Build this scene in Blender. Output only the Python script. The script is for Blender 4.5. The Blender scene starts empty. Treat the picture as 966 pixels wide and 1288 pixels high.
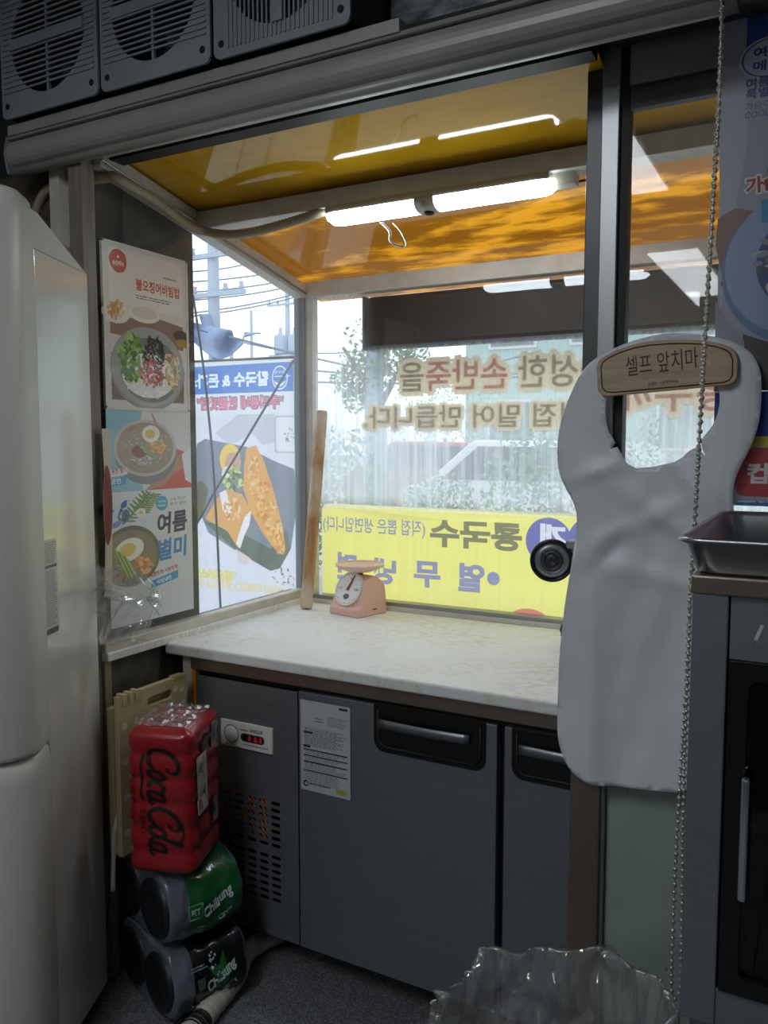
import bpy, bmesh, math, random
import numpy as np
from math import sin, cos, pi, radians
from mathutils import Vector, Matrix, noise
from mathutils.geometry import delaunay_2d_cdt
random.seed(7)
SC = bpy.context.scene
COL = SC.collection

# ------------------------------------------------------------------ camera
FPX, CX, CY = 1035.5, 483.0, 644.0
YAW, PIT = radians(-28.56), radians(4.758)
CAMZ = 1.384
FW = Vector((sin(YAW)*cos(PIT), cos(YAW)*cos(PIT), -sin(PIT)))
RT = Vector((cos(YAW), -sin(YAW), 0.0))
DN = FW.cross(RT)
cam = bpy.data.cameras.new('camera')
camo = bpy.data.objects.new('camera', cam); COL.objects.link(camo)
cam.sensor_fit = 'HORIZONTAL'; cam.sensor_width = 36.0; cam.lens = FPX/966*36
cam.clip_start = 0.02; cam.clip_end = 400
camo.matrix_world = Matrix(((RT.x, -DN.x, -FW.x, 0), (RT.y, -DN.y, -FW.y, 0), (RT.z, -DN.z, -FW.z, CAMZ), (0, 0, 0, 1)))
SC.camera = camo
def ray(x, y): return RT*((x-CX)/FPX) + DN*((y-CY)/FPX) + FW
def PY(x, y, Y): v = ray(x, y); v = v*(Y/v.y); return Vector((v.x, Y, v.z+CAMZ))
def PX(x, y, X): v = ray(x, y); v = v*(X/v.x); return Vector((X, v.y, v.z+CAMZ))
def PZ(x, y, Z): v = ray(x, y); v = v*((Z-CAMZ)/v.z); return Vector((v.x, v.y, Z))

# ------------------------------------------------------------------ world / light / exposure
wd = bpy.data.worlds.new('overcast_sky'); SC.world = wd; wd.use_nodes = True
bg = wd.node_tree.nodes['Background']
bg.inputs[0].default_value = (0.80, 0.91, 1.0, 1); bg.inputs[1].default_value = 2.0
SC.view_settings.view_transform = 'Standard'; SC.view_settings.look = 'None'
SC.view_settings.gamma = 1; SC.view_settings.use_curve_mapping = False
SC.view_settings.exposure = 0.0
LAMP_E, PANEL_E = 22.0, 16.0

# ------------------------------------------------------------------ colours / materials
def C(h):
    h = h.lstrip('#'); out = []
    for i in (0, 2, 4):
        v = int(h[i:i+2], 16)/255
        out.append(v/12.92 if v <= 0.04045 else ((v+0.055)/1.055)**2.4)
    return (*out, 1.0)
class N:
    def __init__(s, name):
        s.m = bpy.data.materials.new(name); s.m.use_nodes = True
        s.t = s.m.node_tree; s.b = s.t.nodes['Principled BSDF']; s.out = s.t.nodes['Material Output']
    def n(s, typ, **kw):
        q = s.t.nodes.new(typ)
        for k, v in kw.items(): setattr(q, k, v)
        return q
    def l(s, a, b): s.t.links.new(a, b)
    def coord(s, scale=(1, 1, 1), kind='Object'):
        tc = s.n('ShaderNodeTexCoord'); mp = s.n('ShaderNodeMapping'); mp.inputs['Scale'].default_value = scale
        s.l(tc.outputs[kind], mp.inputs[0]); return mp.outputs[0]
    def noise(s, scale=10, detail=4, stretch=(1, 1, 1), rough=0.55):
        q = s.n('ShaderNodeTexNoise'); q.inputs['Scale'].default_value = scale; q.inputs['Detail'].default_value = detail
        q.inputs['Roughness'].default_value = rough
        s.l(s.coord(stretch), q.inputs[0]); return q.outputs['Fac']
    def ramp(s, fac, stops):
        r = s.n('ShaderNodeValToRGB'); e = r.color_ramp.elements
        while len(e) < len(stops): e.new(0.5)
        for i, (p, c) in enumerate(stops): e[i].position = p; e[i].color = c
        s.l(fac, r.inputs[0]); return r.outputs[0]
    def bump(s, fac, strength=0.2, dist=0.002):
        b = s.n('ShaderNodeBump'); b.inputs['Strength'].default_value = strength; b.inputs['Distance'].default_value = dist
        s.l(fac, b.inputs['Height']); s.l(b.outputs[0], s.b.inputs['Normal'])
def schlick(k, f0=0.04):
    lw = k.n('ShaderNodeLayerWeight'); lw.inputs[0].default_value = 0.5
    pw = k.n('ShaderNodeMath', operation='POWER'); pw.inputs[1].default_value = 5; k.l(lw.outputs['Facing'], pw.inputs[0])
    ma = k.n('ShaderNodeMath', operation='MULTIPLY_ADD'); ma.inputs[1].default_value = 1-f0; ma.inputs[2].default_value = f0; k.l(pw.outputs[0], ma.inputs[0])
    return ma.outputs[0]
def pmat(name, col, rough=0.5, metal=0.0, var=0.0, vscale=12, stretch=(1, 1, 1), bump=0.0, bscale=60, coat=0.0, spec=0.5, bdist=0.002, detail=4):
    if isinstance(col, str): col = C(col)
    k = N(name); b = k.b
    b.inputs['Base Color'].default_value = col; b.inputs['Roughness'].default_value = rough; b.inputs['Metallic'].default_value = metal
    b.inputs['Coat Weight'].default_value = coat; b.inputs['Specular IOR Level'].default_value = spec
    b.inputs['Coat Roughness'].default_value = 0.08
    if var:
        f = k.noise(vscale, detail, stretch)
        lo = tuple(min(1, c*(1-var)) for c in col[:3])+(1,); hi = tuple(min(1, c*(1+var)) for c in col[:3])+(1,)
        k.l(k.ramp(f, [(0.3, lo), (0.7, hi)]), b.inputs['Base Color'])
    if bump: k.bump(k.noise(bscale, 3, stretch), bump, bdist)
    return k.m
def emat(name, col, e):
    k = N(name); k.b.inputs['Base Color'].default_value = col; k.b.inputs['Emission Color'].default_value = col
    k.b.inputs['Emission Strength'].default_value = e; return k.m
M = {}
SLABZ = 0.84
M['alu'] = pmat('aluminium_satin', '#9a9da0', 0.38, 0.75, 0.12, 6, (1, 1, 0.05), 0.03, 300)
M['alu_white'] = pmat('aluminium_white', '#c9c5bd', 0.45, 0.1, 0.10, 20)
M['alu_dark'] = pmat('aluminium_dark', '#4a4b4d', 0.4, 0.6, 0.1, 10)
M['black'] = pmat('black_rubber', '#090909', 0.6)
M['blackgloss'] = pmat('black_plastic', '#0d0d0f', 0.3)
M['steel'] = pmat('brushed_steel', '#8b8f96', 0.36, 0.85, 0.05, 3, (60, 60, 1), 0.02, 400)
M['steel_door'] = pmat('steel_door_sheet', '#7f838b', 0.42, 0.6, 0.05, 3, (1, 1, 40))
M['steel_warm'] = pmat('steel_warm', '#8c8078', 0.34, 0.8, 0.12, 6, (1, 1, 0.1))
M['white_fridge'] = pmat('white_enamel', '#d2d1cb', 0.16, 0.0, coat=1.0, spec=0.5)
M['white_door'] = pmat('white_door_enamel', '#c6c5bf', 0.36, 0.0)
M['dark_grey'] = pmat('grey_fan_plastic', '#8b919b', 0.5, 0, 0.10, 8)
M['fan_dark'] = pmat('fan_blade_plastic', '#26282b', 0.5)
M['cream_grey'] = pmat('grey_cassette_plastic', '#a5a4a0', 0.42, 0.15, 0.10, 5)
M['conduit'] = pmat('cream_conduit', '#a89b84', 0.55)
M['lampbody'] = pmat('lamp_housing', '#b9b2a4', 0.45)
M['lamp'] = emat('lamp_diffuser_lit', (0.82, 0.93, 1.0, 1), LAMP_E)
M['panel'] = emat('ceiling_panel_lit', (0.92, 0.97, 1.0, 1), PANEL_E)
M['ceil'] = pmat('ceiling_board', '#b9b7b2', 0.8, 0, 0.05, 3)
M['wallroom'] = pmat('room_wall_paint', '#8c8981', 0.7, 0, 0.08, 3)
M['header'] = pmat('header_panel', '#3f4145', 0.45, 0.3, 0.3, 8, bump=0.1, bscale=30)
M['concrete'] = pmat('concrete_rough', '#565550', 0.9, 0, 0.35, 14, bump=0.4, bscale=60)
M['brown'] = pmat('brown_stone', '#4a4139', 0.85, 0, 0.35, 90, bump=0.3, bscale=160)
M['greenpanel'] = pmat('pale_green_panel', '#93a69f', 0.55, 0, 0.10, 4, detail=6)
def fleck():
    k = N('pale_green_scratched'); a = k.noise(4, 6); b = k.noise(9, 6, (1, 1, .55), .8)
    c1 = k.ramp(a, [(.3, C('#84938e')), (.7, C('#9aaaa4'))]); w = k.ramp(b, [(.66, (0, 0, 0, 1)), (.70, (1, 1, 1, 1))])
    mx = k.n('ShaderNodeMix', data_type='RGBA'); k.l(w, mx.inputs[0]); k.l(c1, mx.inputs[6]); mx.inputs[7].default_value = C('#4a5350')
    k.l(mx.outputs[2], k.b.inputs['Base Color']); k.b.inputs['Roughness'].default_value = .5; return k.m
M['greenpanel'] = fleck()
M['asphalt'] = pmat('asphalt', '#b4b5b2', 0.9, 0, 0.12, 4)
M['white'] = pmat('white_plastic', '#dedcd6', 0.45)
M['offwhite'] = pmat('off_white_cable', '#cfcabf', 0.5)
M['beige'] = pmat('beige_stool_plastic', '#b9ab84', 0.5, 0, 0.06, 8)
M['orange'] = pmat('orange_strip', '#e08a1c', 0.5)
M['pink'] = pmat('pink_plastic', '#e3b5a8', 0.42, 0, 0.03, 20)
M['pink_pan'] = pmat('pink_pan_plastic', '#f0cfc0', 0.4)
M['red'] = pmat('needle_red', '#8e1f22', 0.4)
M['cast'] = pmat('cast_grey_paint', '#8d9092', 0.4, 0.35, 0.1, 20)
M['leaf'] = pmat('leaf_green', '#7d9468', 0.7, 0, 0.3, 3)
M['bark'] = pmat('tree_bark', '#6d655c', 0.9)
M['pole'] = pmat('concrete_pole_hazed', '#a3adbd', 0.85)  # overcast haze put into the colour: paler and bluer than bare concrete
M['tarp'] = pmat('blue_tarp_hazed', '#8595b5', 0.7)  # tarp tone lightened so the colour carries the outdoor haze
M['wire'] = pmat('overhead_wire', '#6f7886', 0.6)  # wire grey lifted, distance haze painted in
M['redcar'] = pmat('car_paint_red', '#b3443c', 0.3, 0, coat=0.5)
M['whitecar'] = pmat('car_paint_white', '#dcdcda', 0.3, 0, coat=0.5)
M['tyre'] = pmat('tyre_rubber', '#1c1c1c', 0.8)
M['carglass'] = pmat('car_glass', '#39424a', 0.1)
M['building'] = pmat('building_render', '#a9c2bd', 0.8)
M['winglass'] = pmat('far_window_glass', '#5b7480', 0.15)

def k_wood(name, a, b, stretch=(14, 14, 0.8), scale=3, rough=0.5):
    k = N(name); f = k.noise(scale, 6, stretch, 0.65)
    k.l(k.ramp(f, [(0.3, C(a)), (0.7, C(b))]), k.b.inputs['Base Color']); k.b.inputs['Roughness'].default_value = rough
    k.bump(f, 0.1, 0.001); return k.m
M['woodpost'] = k_wood('grey_laminate_wood', '#6e655b', '#8f8577')
M['woodedge'] = k_wood('pale_wood_edge', '#8f8067', '#a89980')
M['signwood'] = k_wood('sign_plywood', '#a58a70', '#c3a98d', (1.5, 14, 22), 4)
M['darkink'] = pmat('burnt_brown_ink', '#3a1f17', 0.7)
M['pinwood'] = k_wood('rolling_pin_wood', '#9c7247', '#c79f70', (20, 20, 1.2), 4, 0.55)
# floured rolling pin: pale patches of dry flour
def floured():
    k = N('rolling_pin_floured'); f = k.noise(4, 6, (20, 20, 1.2), 0.65); g = k.noise(9, 4, (1, 1, 0.6))
    c1 = k.ramp(f, [(0.3, C('#96693f')), (0.7, C('#c29866'))]); w = k.ramp(g, [(0.42, (0, 0, 0, 1)), (0.62, (0.75, 0.75, 0.75, 1))])
    mx = k.n('ShaderNodeMix', data_type='RGBA'); k.l(w, mx.inputs[0]); k.l(c1, mx.inputs[6]); mx.inputs[7].default_value = C('#e2d6c2')
    k.l(mx.outputs[2], k.b.inputs['Base Color']); k.b.inputs['Roughness'].default_value = 0.7; return k.m
M['pin'] = floured()
def marble():
    k = N('white_marble_floured')
    a = k.noise(2.2, 5, (1, 1.4, 1), 0.7); b = k.noise(40, 5, (1, 1.6, 1), 0.75)
    stain = k.ramp(a, [(0.40, (0, 0, 0, 1)), (0.62, (1, 1, 1, 1))])
    fl = k.ramp(b, [(0.40, (0, 0, 0, 1)), (0.56, (1, 1, 1, 1))])
    m1 = k.n('ShaderNodeMix', data_type='RGBA'); k.l(stain, m1.inputs[0]); m1.inputs[6].default_value = C('#e3e5e8'); m1.inputs[7].default_value = C('#cfc7ba')
    m2 = k.n('ShaderNodeMix', data_type='RGBA'); k.l(fl, m2.inputs[0]); k.l(m1.outputs[2], m2.inputs[6]); m2.inputs[7].default_value = C('#e6e8ea')
    k.l(m2.outputs[2], k.b.inputs['Base Color'])
    r = k.ramp(b, [(0.35, (0.3, 0.3, 0.3, 1)), (0.6, (0.75, 0.75, 0.75, 1))]); k.l(r, k.b.inputs['Roughness'])
    return k.m
M['marble'] = marble()
def speck():
    k = N('speckled_granite'); f = k.noise(220, 2, rough=0.8)
    k.l(k.ramp(f, [(0.35, C('#3a3c40')), (0.55, C('#6a6c70')), (0.68, C('#8f9194'))]), k.b.inputs['Base Color'])
    k.b.inputs['Roughness'].default_value = 0.6; return k.m
M['granite'] = speck()
M['granite_dark'] = pmat('dark_floor_mat', '#2c2d30', 0.75, 0, 0.2, 150)

def glassmat(name, dirt, streak, seed, gloss=0.05, tint=(1, 1, 1, 1), smooth_lo=0.42, smooth_hi=0.72, dcol=(0.86, 0.9, 0.93, 1), zmin=None):
    k = N(name); t = k.t
    tr = k.n('ShaderNodeBsdfTransparent'); tr.inputs[0].default_value = tint
    gl = k.n('ShaderNodeBsdfGlossy'); gl.inputs['Roughness'].default_value = 0.02
    m1 = k.n('ShaderNodeMixShader'); k.l(schlick(k, gloss), m1.inputs[0]); k.l(tr.outputs[0], m1.inputs[1]); k.l(gl.outputs[0], m1.inputs[2])
    di = k.n('ShaderNodeBsdfDiffuse'); di.inputs[0].default_value = dcol
    tl = k.n('ShaderNodeBsdfTranslucent'); tl.inputs[0].default_value = dcol
    m2 = k.n('ShaderNodeMixShader'); m2.inputs[0].default_value = 0.72; k.l(di.outputs[0], m2.inputs[1]); k.l(tl.outputs[0], m2.inputs[2])
    tc = k.n('ShaderNodeTexCoord'); mp = k.n('ShaderNodeMapping'); mp.inputs['Scale'].default_value = (55, 55, 1.6); mp.inputs['Location'].default_value = (seed, seed, 0)
    k.l(tc.outputs['Object'], mp.inputs[0])
    q = k.n('ShaderNodeTexNoise'); q.inputs['Scale'].default_value = 1.0; q.inputs['Detail'].default_value = 6; q.inputs['Roughness'].default_value = 0.65
    k.l(mp.outputs[0], q.inputs[0])
    mp2 = k.n('ShaderNodeMapping'); mp2.inputs['Scale'].default_value = (2.4, 2.4, 3.0); mp2.inputs['Location'].default_value = (seed*2, seed, 3)
    k.l(tc.outputs['Object'], mp2.inputs[0])
    q2 = k.n('ShaderNodeTexNoise'); q2.inputs['Scale'].default_value = 1.0; q2.inputs['Detail'].default_value = 3; k.l(mp2.outputs[0], q2.inputs[0])
    r1 = k.n('ShaderNodeMapRange'); r1.inputs[1].default_value = smooth_lo; r1.inputs[2].default_value = smooth_hi; r1.inputs[3].default_value = 0; r1.inputs[4].default_value = streak
    k.l(q.outputs['Fac'], r1.inputs[0])
    r2 = k.n('ShaderNodeMapRange'); r2.inputs[1].default_value = 0.3; r2.inputs[2].default_value = 0.7; r2.inputs[3].default_value = dirt*0.75; r2.inputs[4].default_value = dirt*1.2
    k.l(q2.outputs['Fac'], r2.inputs[0])
    ad = k.n('ShaderNodeMath', operation='ADD', use_clamp=True); k.l(r1.outputs[0], ad.inputs[0]); k.l(r2.outputs[0], ad.inputs[1])
    fac = ad.outputs[0]
    if zmin is not None:      # run-off dirt lies in a belt between banner and letters; the glass under the awning stayed clean
        sx = k.n('ShaderNodeSeparateXYZ'); k.l(tc.outputs['Object'], sx.inputs[0])
        g_ = lambda v: (v, v, v, 1)
        belt = k.ramp(sx.outputs[2], [(0.0, g_(.10)), (0.31, g_(.14)), (0.37, g_(.95)), (0.58, g_(1.0)), (0.72, g_(.74)), (0.84, g_(.62)), (0.865, g_(.06))])
        lf = k.n('ShaderNodeMapRange'); lf.inputs[1].default_value = -.78; lf.inputs[2].default_value = -.72; lf.inputs[3].default_value = .5; lf.inputs[4].default_value = 0; k.l(sx.outputs[0], lf.inputs[0])
        mx_ = k.n('ShaderNodeMath', operation='MAXIMUM'); k.l(belt, mx_.inputs[0])
        up = k.n('ShaderNodeMath', operation='GREATER_THAN'); up.inputs[1].default_value = .7; k.l(sx.outputs[2], up.inputs[0])
        ml = k.n('ShaderNodeMath', operation='MULTIPLY'); k.l(up.outputs[0], ml.inputs[0]); k.l(lf.outputs[0], ml.inputs[1]); k.l(ml.outputs[0], mx_.inputs[1])
        mm = k.n('ShaderNodeMath', operation='MULTIPLY'); k.l(mx_.outputs[0], mm.inputs[0]); k.l(ad.outputs[0], mm.inputs[1]); fac = mm.outputs[0]
    m3 = k.n('ShaderNodeMixShader'); k.l(fac, m3.inputs[0]); k.l(m1.outputs[0], m3.inputs[1]); k.l(m2.outputs[0], m3.inputs[2])
    k.l(m3.outputs[0], k.out.inputs[0]); t.nodes.remove(k.b); return k.m
M['glass_back'] = glassmat('dirty_window_glass', 0.58, 0.42, 1.3, zmin=1.16)
M['glass_left'] = glassmat('hazy_side_glass', 0.13, 0.06, 4.1)
M['glass_right'] = glassmat('sliding_glass', 0.05, 0.04, 2.2, gloss=0.04)
M['glass_dark'] = glassmat('tinted_door_glass', 0.0, 0.0, 2.2, tint=(0.35, 0.36, 0.38, 1))

def orange_roof(name, col, dirtcol, lo, hi, trans):
    k = N(name); t = k.t
    f = k.noise(7, 7, (0.7, 2.6, 1), 0.65); g = k.noise(1.6, 3, (0.6, 2.2, 1))
    mu = k.n('ShaderNodeMath', operation='ADD'); k.l(f, mu.inputs[0]); k.l(g, mu.inputs[1])
    c = k.ramp(mu.outputs[0], [(lo, C(col)), (hi, C(dirtcol))])
    di = k.n('ShaderNodeBsdfDiffuse'); tl = k.n('ShaderNodeBsdfTranslucent'); gl = k.n('ShaderNodeBsdfGlossy'); gl.inputs['Roughness'].default_value = 0.06
    k.l(c, di.inputs[0]); k.l(c, tl.inputs[0])
    m = k.n('ShaderNodeMixShader'); m.inputs[0].default_value = trans; k.l(di.outputs[0], m.inputs[1]); k.l(tl.outputs[0], m.inputs[2])
    m2 = k.n('ShaderNodeMixShader'); k.l(schlick(k, .07), m2.inputs[0]); k.l(m.outputs[0], m2.inputs[1]); k.l(gl.outputs[0], m2.inputs[2])
    k.l(m2.outputs[0], k.out.inputs[0]); t.nodes.remove(k.b); return k.m
M['roof_orange'] = orange_roof('orange_awning_sheet', '#ffd260', '#c2963e', 0.86, 1.30, 0.75)
M['roof_yellow'] = orange_roof('yellow_gloss_sheet', '#d8a51a', '#cf9d1a', 0.9, 1.3, 0.04)

def printmat(name, trans=0.0, rough=0.45, coat=0.0):
    k = N(name); a = k.n('ShaderNodeAttribute'); a.attribute_name = 'col'
    if trans <= 0:
        k.l(a.outputs['Color'], k.b.inputs['Base Color']); k.b.inputs['Roughness'].default_value = rough; k.b.inputs['Coat Weight'].default_value = coat
        return k.m
    di = k.n('ShaderNodeBsdfDiffuse'); tl = k.n('ShaderNodeBsdfTranslucent'); k.l(a.outputs['Color'], di.inputs[0]); k.l(a.outputs['Color'], tl.inputs[0])
    m = k.n('ShaderNodeMixShader'); m.inputs[0].default_value = trans; k.l(di.outputs[0], m.inputs[1]); k.l(tl.outputs[0], m.inputs[2])
    k.l(m.outputs[0], k.out.inputs[0]); k.t.nodes.remove(k.b); return k.m
M['print'] = printmat('printed_paper')
M['print_gloss'] = printmat('printed_film', 0, 0.28, 0.5)
M['print_back'] = printmat('printed_vinyl_backlit', 0.8)
M['letter'] = printmat('printed_sticker_backlit', 0.75)

def filmmat(name, white=0.12, rough=0.08, f0=0.12, tint=(1, 1, 1, 1), wcol=(0.9, 0.92, 0.95, 1)):
    k = N(name)
    tr = k.n('ShaderNodeBsdfTransparent'); tr.inputs[0].default_value = tint
    gl = k.n('ShaderNodeBsdfGlossy'); gl.inputs['Roughness'].default_value = rough
    df = k.n('ShaderNodeBsdfDiffuse'); df.inputs[0].default_value = wcol
    tl = k.n('ShaderNodeBsdfTranslucent'); tl.inputs[0].default_value = wcol
    md = k.n('ShaderNodeMixShader'); k.l(df.outputs[0], md.inputs[1]); k.l(tl.outputs[0], md.inputs[2])
    ma = k.n('ShaderNodeMixShader'); ma.inputs[0].default_value = white; k.l(tr.outputs[0], ma.inputs[1]); k.l(md.outputs[0], ma.inputs[2])
    mb = k.n('ShaderNodeMixShader'); k.l(schlick(k, f0), mb.inputs[0]); k.l(ma.outputs[0], mb.inputs[1]); k.l(gl.outputs[0], mb.inputs[2])
    k.l(mb.outputs[0], k.out.inputs[0]); k.t.nodes.remove(k.b); return k.m
M['film'] = filmmat('clear_plastic_film', 0.08, 0.1, 0.20)
M['film_bin'] = filmmat('clear_bin_liner', 0.12, 0.12, 0.30)
M['film_pack'] = filmmat('shrink_film', 0.35, 0.15, 0.1, wcol=(0.55, 0.6, 0.7, 1))
M['apron'] = pmat('white_vinyl_apron', '#d3d7df', 0.42, 0, bump=0.12, bscale=35, bdist=0.004)
M['coke'] = pmat('red_shrink_wrap', '#920b16', 0.3, 0, 0.12, 10, coat=0.6, bump=0.35, bscale=28, bdist=0.006)
M['green'] = pmat('green_shrink_wrap', '#0e5a2a', 0.3, 0, 0.15, 10, coat=0.5, bump=0.35, bscale=30, bdist=0.006)
M['blackfilm'] = pmat('black_shrink_wrap', '#0c0c12', 0.3, 0, coat=0.5, bump=0.35, bscale=30, bdist=0.006)
M['greyfilm'] = pmat('hazy_wrap_end', '#5d646f', 0.32, 0, 0.2, 14, coat=0.4, bump=0.4, bscale=26, bdist=0.006)
M['bottle'] = pmat('dark_bottle_base', '#14171b', 0.45, 0, coat=0.0)
M['bandage'] = pmat('bandage_wrap', '#b4b0a8', 0.8, 0, 0.12, 30, bump=0.4, bscale=60)

# ------------------------------------------------------------------ mesh helpers
WL = {}   # world location of every empty / object origin
class G:
    def __init__(s): s.v = []; s.f = []; s.sm = []
    def add(s, vs, fs, smooth=False):
        o = len(s.v); s.v += [Vector(p) for p in vs]
        for f in fs: s.f.append([i+o for i in f]); s.sm.append(smooth)
        return s
    def box(s, x0, x1, y0, y1, z0, z1, mx=None):
        vs = [Vector((x, y, z)) for z in (z0, z1) for y in (y0, y1) for x in (x0, x1)]
        if mx is not None: vs = [mx @ p for p in vs]
        return s.add(vs, [(0, 2, 3, 1), (4, 5, 7, 6), (0, 1, 5, 4), (2, 6, 7, 3), (0, 4, 6, 2), (1, 3, 7, 5)])
    def tube(s, pts, r, n=10, closed=False, cap=True, smooth=True):
        pts = [Vector(p) for p in pts]; m = len(pts); rs = r if isinstance(r, (list, tuple)) else [r]*m
        vs = []; up = None
        for i, p in enumerate(pts):
            a = pts[(i-1) % m] if (closed or i > 0) else p; b = pts[(i+1) % m] if (closed or i < m-1) else p
            d = (b-a).normalized()
            if up is None:
                up = Vector((0, 0, 1)) if abs(d.z) < 0.9 else Vector((1, 0, 0))
            x = d.cross(up).normalized(); up = x.cross(d).normalized()
            for k in range(n):
                t = 2*pi*k/n; vs.append(p + (x*cos(t)+up*sin(t))*rs[i])
        fs = []
        for i in range(m if closed else m-1):
            j = (i+1) % m
            for k in range(n): fs.append((i*n+k, i*n+(k+1) % n, j*n+(k+1) % n, j*n+k))
        s.add(vs, fs, smooth)
        if cap and not closed:
            o = len(s.v)-len(vs); s.f.append([o+k for k in range(n)][::-1]); s.sm.append(False)
            s.f.append([o+(m-1)*n+k for k in range(n)]); s.sm.append(False)
        return s
    def lathe(s, prof, n=28, mx=None, smooth=True):
        vs = []
        for r, z in prof:
            for k in range(n): vs.append(Vector((r*cos(2*pi*k/n), r*sin(2*pi*k/n), z)))
        if mx is not None: vs = [mx @ p for p in vs]
        fs = []
        for i in range(len(prof)-1):
            for k in range(n): fs.append((i*n+k, i*n+(k+1) % n, (i+1)*n+(k+1) % n, (i+1)*n+k))
        return s.add(vs, fs, smooth)
    def prism(s, poly, fmap, d0, d1, smooth=False):
        n = len(poly)
        vs = [fmap(x, y, d0) for x, y in poly]+[fmap(x, y, d1) for x, y in poly]
        fs = [list(range(n))[::-1], list(range(n, 2*n))]
        s.add(vs, fs); o = len(s.v)-2*n
        for k in range(n): s.f.append([o+k, o+(k+1) % n, o+n+(k+1) % n, o+n+k]); s.sm.append(smooth)
        return s
    def grid(s, nu, nv, fn, smooth=True, wrapu=False):
        vs = [fn(i/(nu if wrapu else nu-1), j/(nv-1)) for j in range(nv) for i in range(nu)]
        fs = []
        for j in range(nv-1):
            for i in range(nu if wrapu else nu-1):
                k = (i+1) % nu; fs.append((j*nu+i, j*nu+k, (j+1)*nu+k, (j+1)*nu+i))
        return s.add(vs, fs, smooth)
    def build(s, name, mat, parent=None, bevel=0.0, label=None, cat=None, group=None, kind=None, solid=0.0, seg=2, sub=0):
        me = bpy.data.meshes.new(name)
        if parent is not None: org = WL[parent]
        else:
            xs = [p.x for p in s.v]; ys = [p.y for p in s.v]; zs = [p.z for p in s.v]
            org = Vector(((min(xs)+max(xs))/2, (min(ys)+max(ys))/2, min(zs)))
        me.from_pydata([tuple(p-org) for p in s.v], [], s.f)
        me.polygons.foreach_set('use_smooth', s.sm); me.update()
        bm = bmesh.new(); bm.from_mesh(me); bmesh.ops.recalc_face_normals(bm, faces=bm.faces); bm.to_mesh(me); bm.free()
        o = bpy.data.objects.new(name, me); COL.objects.link(o)
        me.materials.append(M[mat] if isinstance(mat, str) else mat)
        if parent is not None: o.parent = parent
        else: o.location = org
        WL[o] = org.copy()
        if solid:
            md = o.modifiers.new('thick', 'SOLIDIFY'); md.thickness = solid; md.offset = 0
        if bevel:
            md = o.modifiers.new('bevel', 'BEVEL'); md.width = bevel; md.segments = seg; md.limit_method = 'ANGLE'; md.angle_limit = radians(40)
        if sub:
            md = o.modifiers.new('sub', 'SUBSURF'); md.levels = sub; md.render_levels = sub
        return tag(o, label, cat, group, kind)
def tag(o, label=None, cat=None, group=None, kind=None):
    if label: o['label'] = label
    if cat: o['category'] = cat
    if group: o['group'] = group
    if kind: o['kind'] = kind
    return o
def thing(name, loc, label=None, cat=None, group=None, kind=None):
    o = bpy.data.objects.new(name, None); COL.objects.link(o); o.empty_display_size = 0.05
    o.location = loc; WL[o] = Vector(loc); return tag(o, label, cat, group, kind)
def box(name, mat, x0, x1, y0, y1, z0, z1, parent=None, **kw):
    return G().box(min(x0, x1), max(x0, x1), min(y0, y1), max(y0, y1), min(z0, z1), max(z0, z1)).build(name, mat, parent, **kw)
def spline(pts, n=8, closed=False):
    pts = [Vector(p) for p in pts]; out = []; m = len(pts)
    for i in range(m if closed else m-1):
        if closed: p0, p1, p2, p3 = (pts[(i+k) % m] for k in (-1, 0, 1, 2))
        else: p0, p1, p2, p3 = pts[max(i-1, 0)], pts[i], pts[i+1], pts[min(i+2, m-1)]
        for k in range(n):
            t = k/n; out.append(0.5*((2*p1)+(p2-p0)*t+(2*p0-5*p1+4*p2-p3)*t*t+(3*p1-p0-3*p2+p3)*t**3))
    if not closed: out.append(pts[-1])
    return out

# ------------------------------------------------------------------ text and flat print
_tc = {}
def glyphs(s, off=0.0, shear=0.0, space=1.0):
    key = (s, off, shear, space)
    if key in _tc: return _tc[key]
    c = bpy.data.curves.new('tmp_text', 'FONT'); c.body = s; c.offset = off; c.shear = shear; c.space_character = space; c.resolution_u = 3
    o = bpy.data.objects.new('tmp_text', c); COL.objects.link(o)
    dg = bpy.context.evaluated_depsgraph_get(); dg.update(); me = o.evaluated_get(dg).to_mesh()
    me.calc_loop_triangles()
    v = [(p.co.x, p.co.y) for p in me.vertices]; f = [tuple(t.vertices) for t in me.loop_triangles]
    o.evaluated_get(dg).to_mesh_clear(); bpy.data.objects.remove(o); bpy.data.curves.remove(c)
    xs = [p[0] for p in v]; ys = [p[1] for p in v]
    x0, x1, y0, y1 = min(xs), max(xs), min(ys), max(ys)
    _tc[key] = ([(x-x0, y-y0) for x, y in v], f, x1-x0, y1-y0); return _tc[key]
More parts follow.
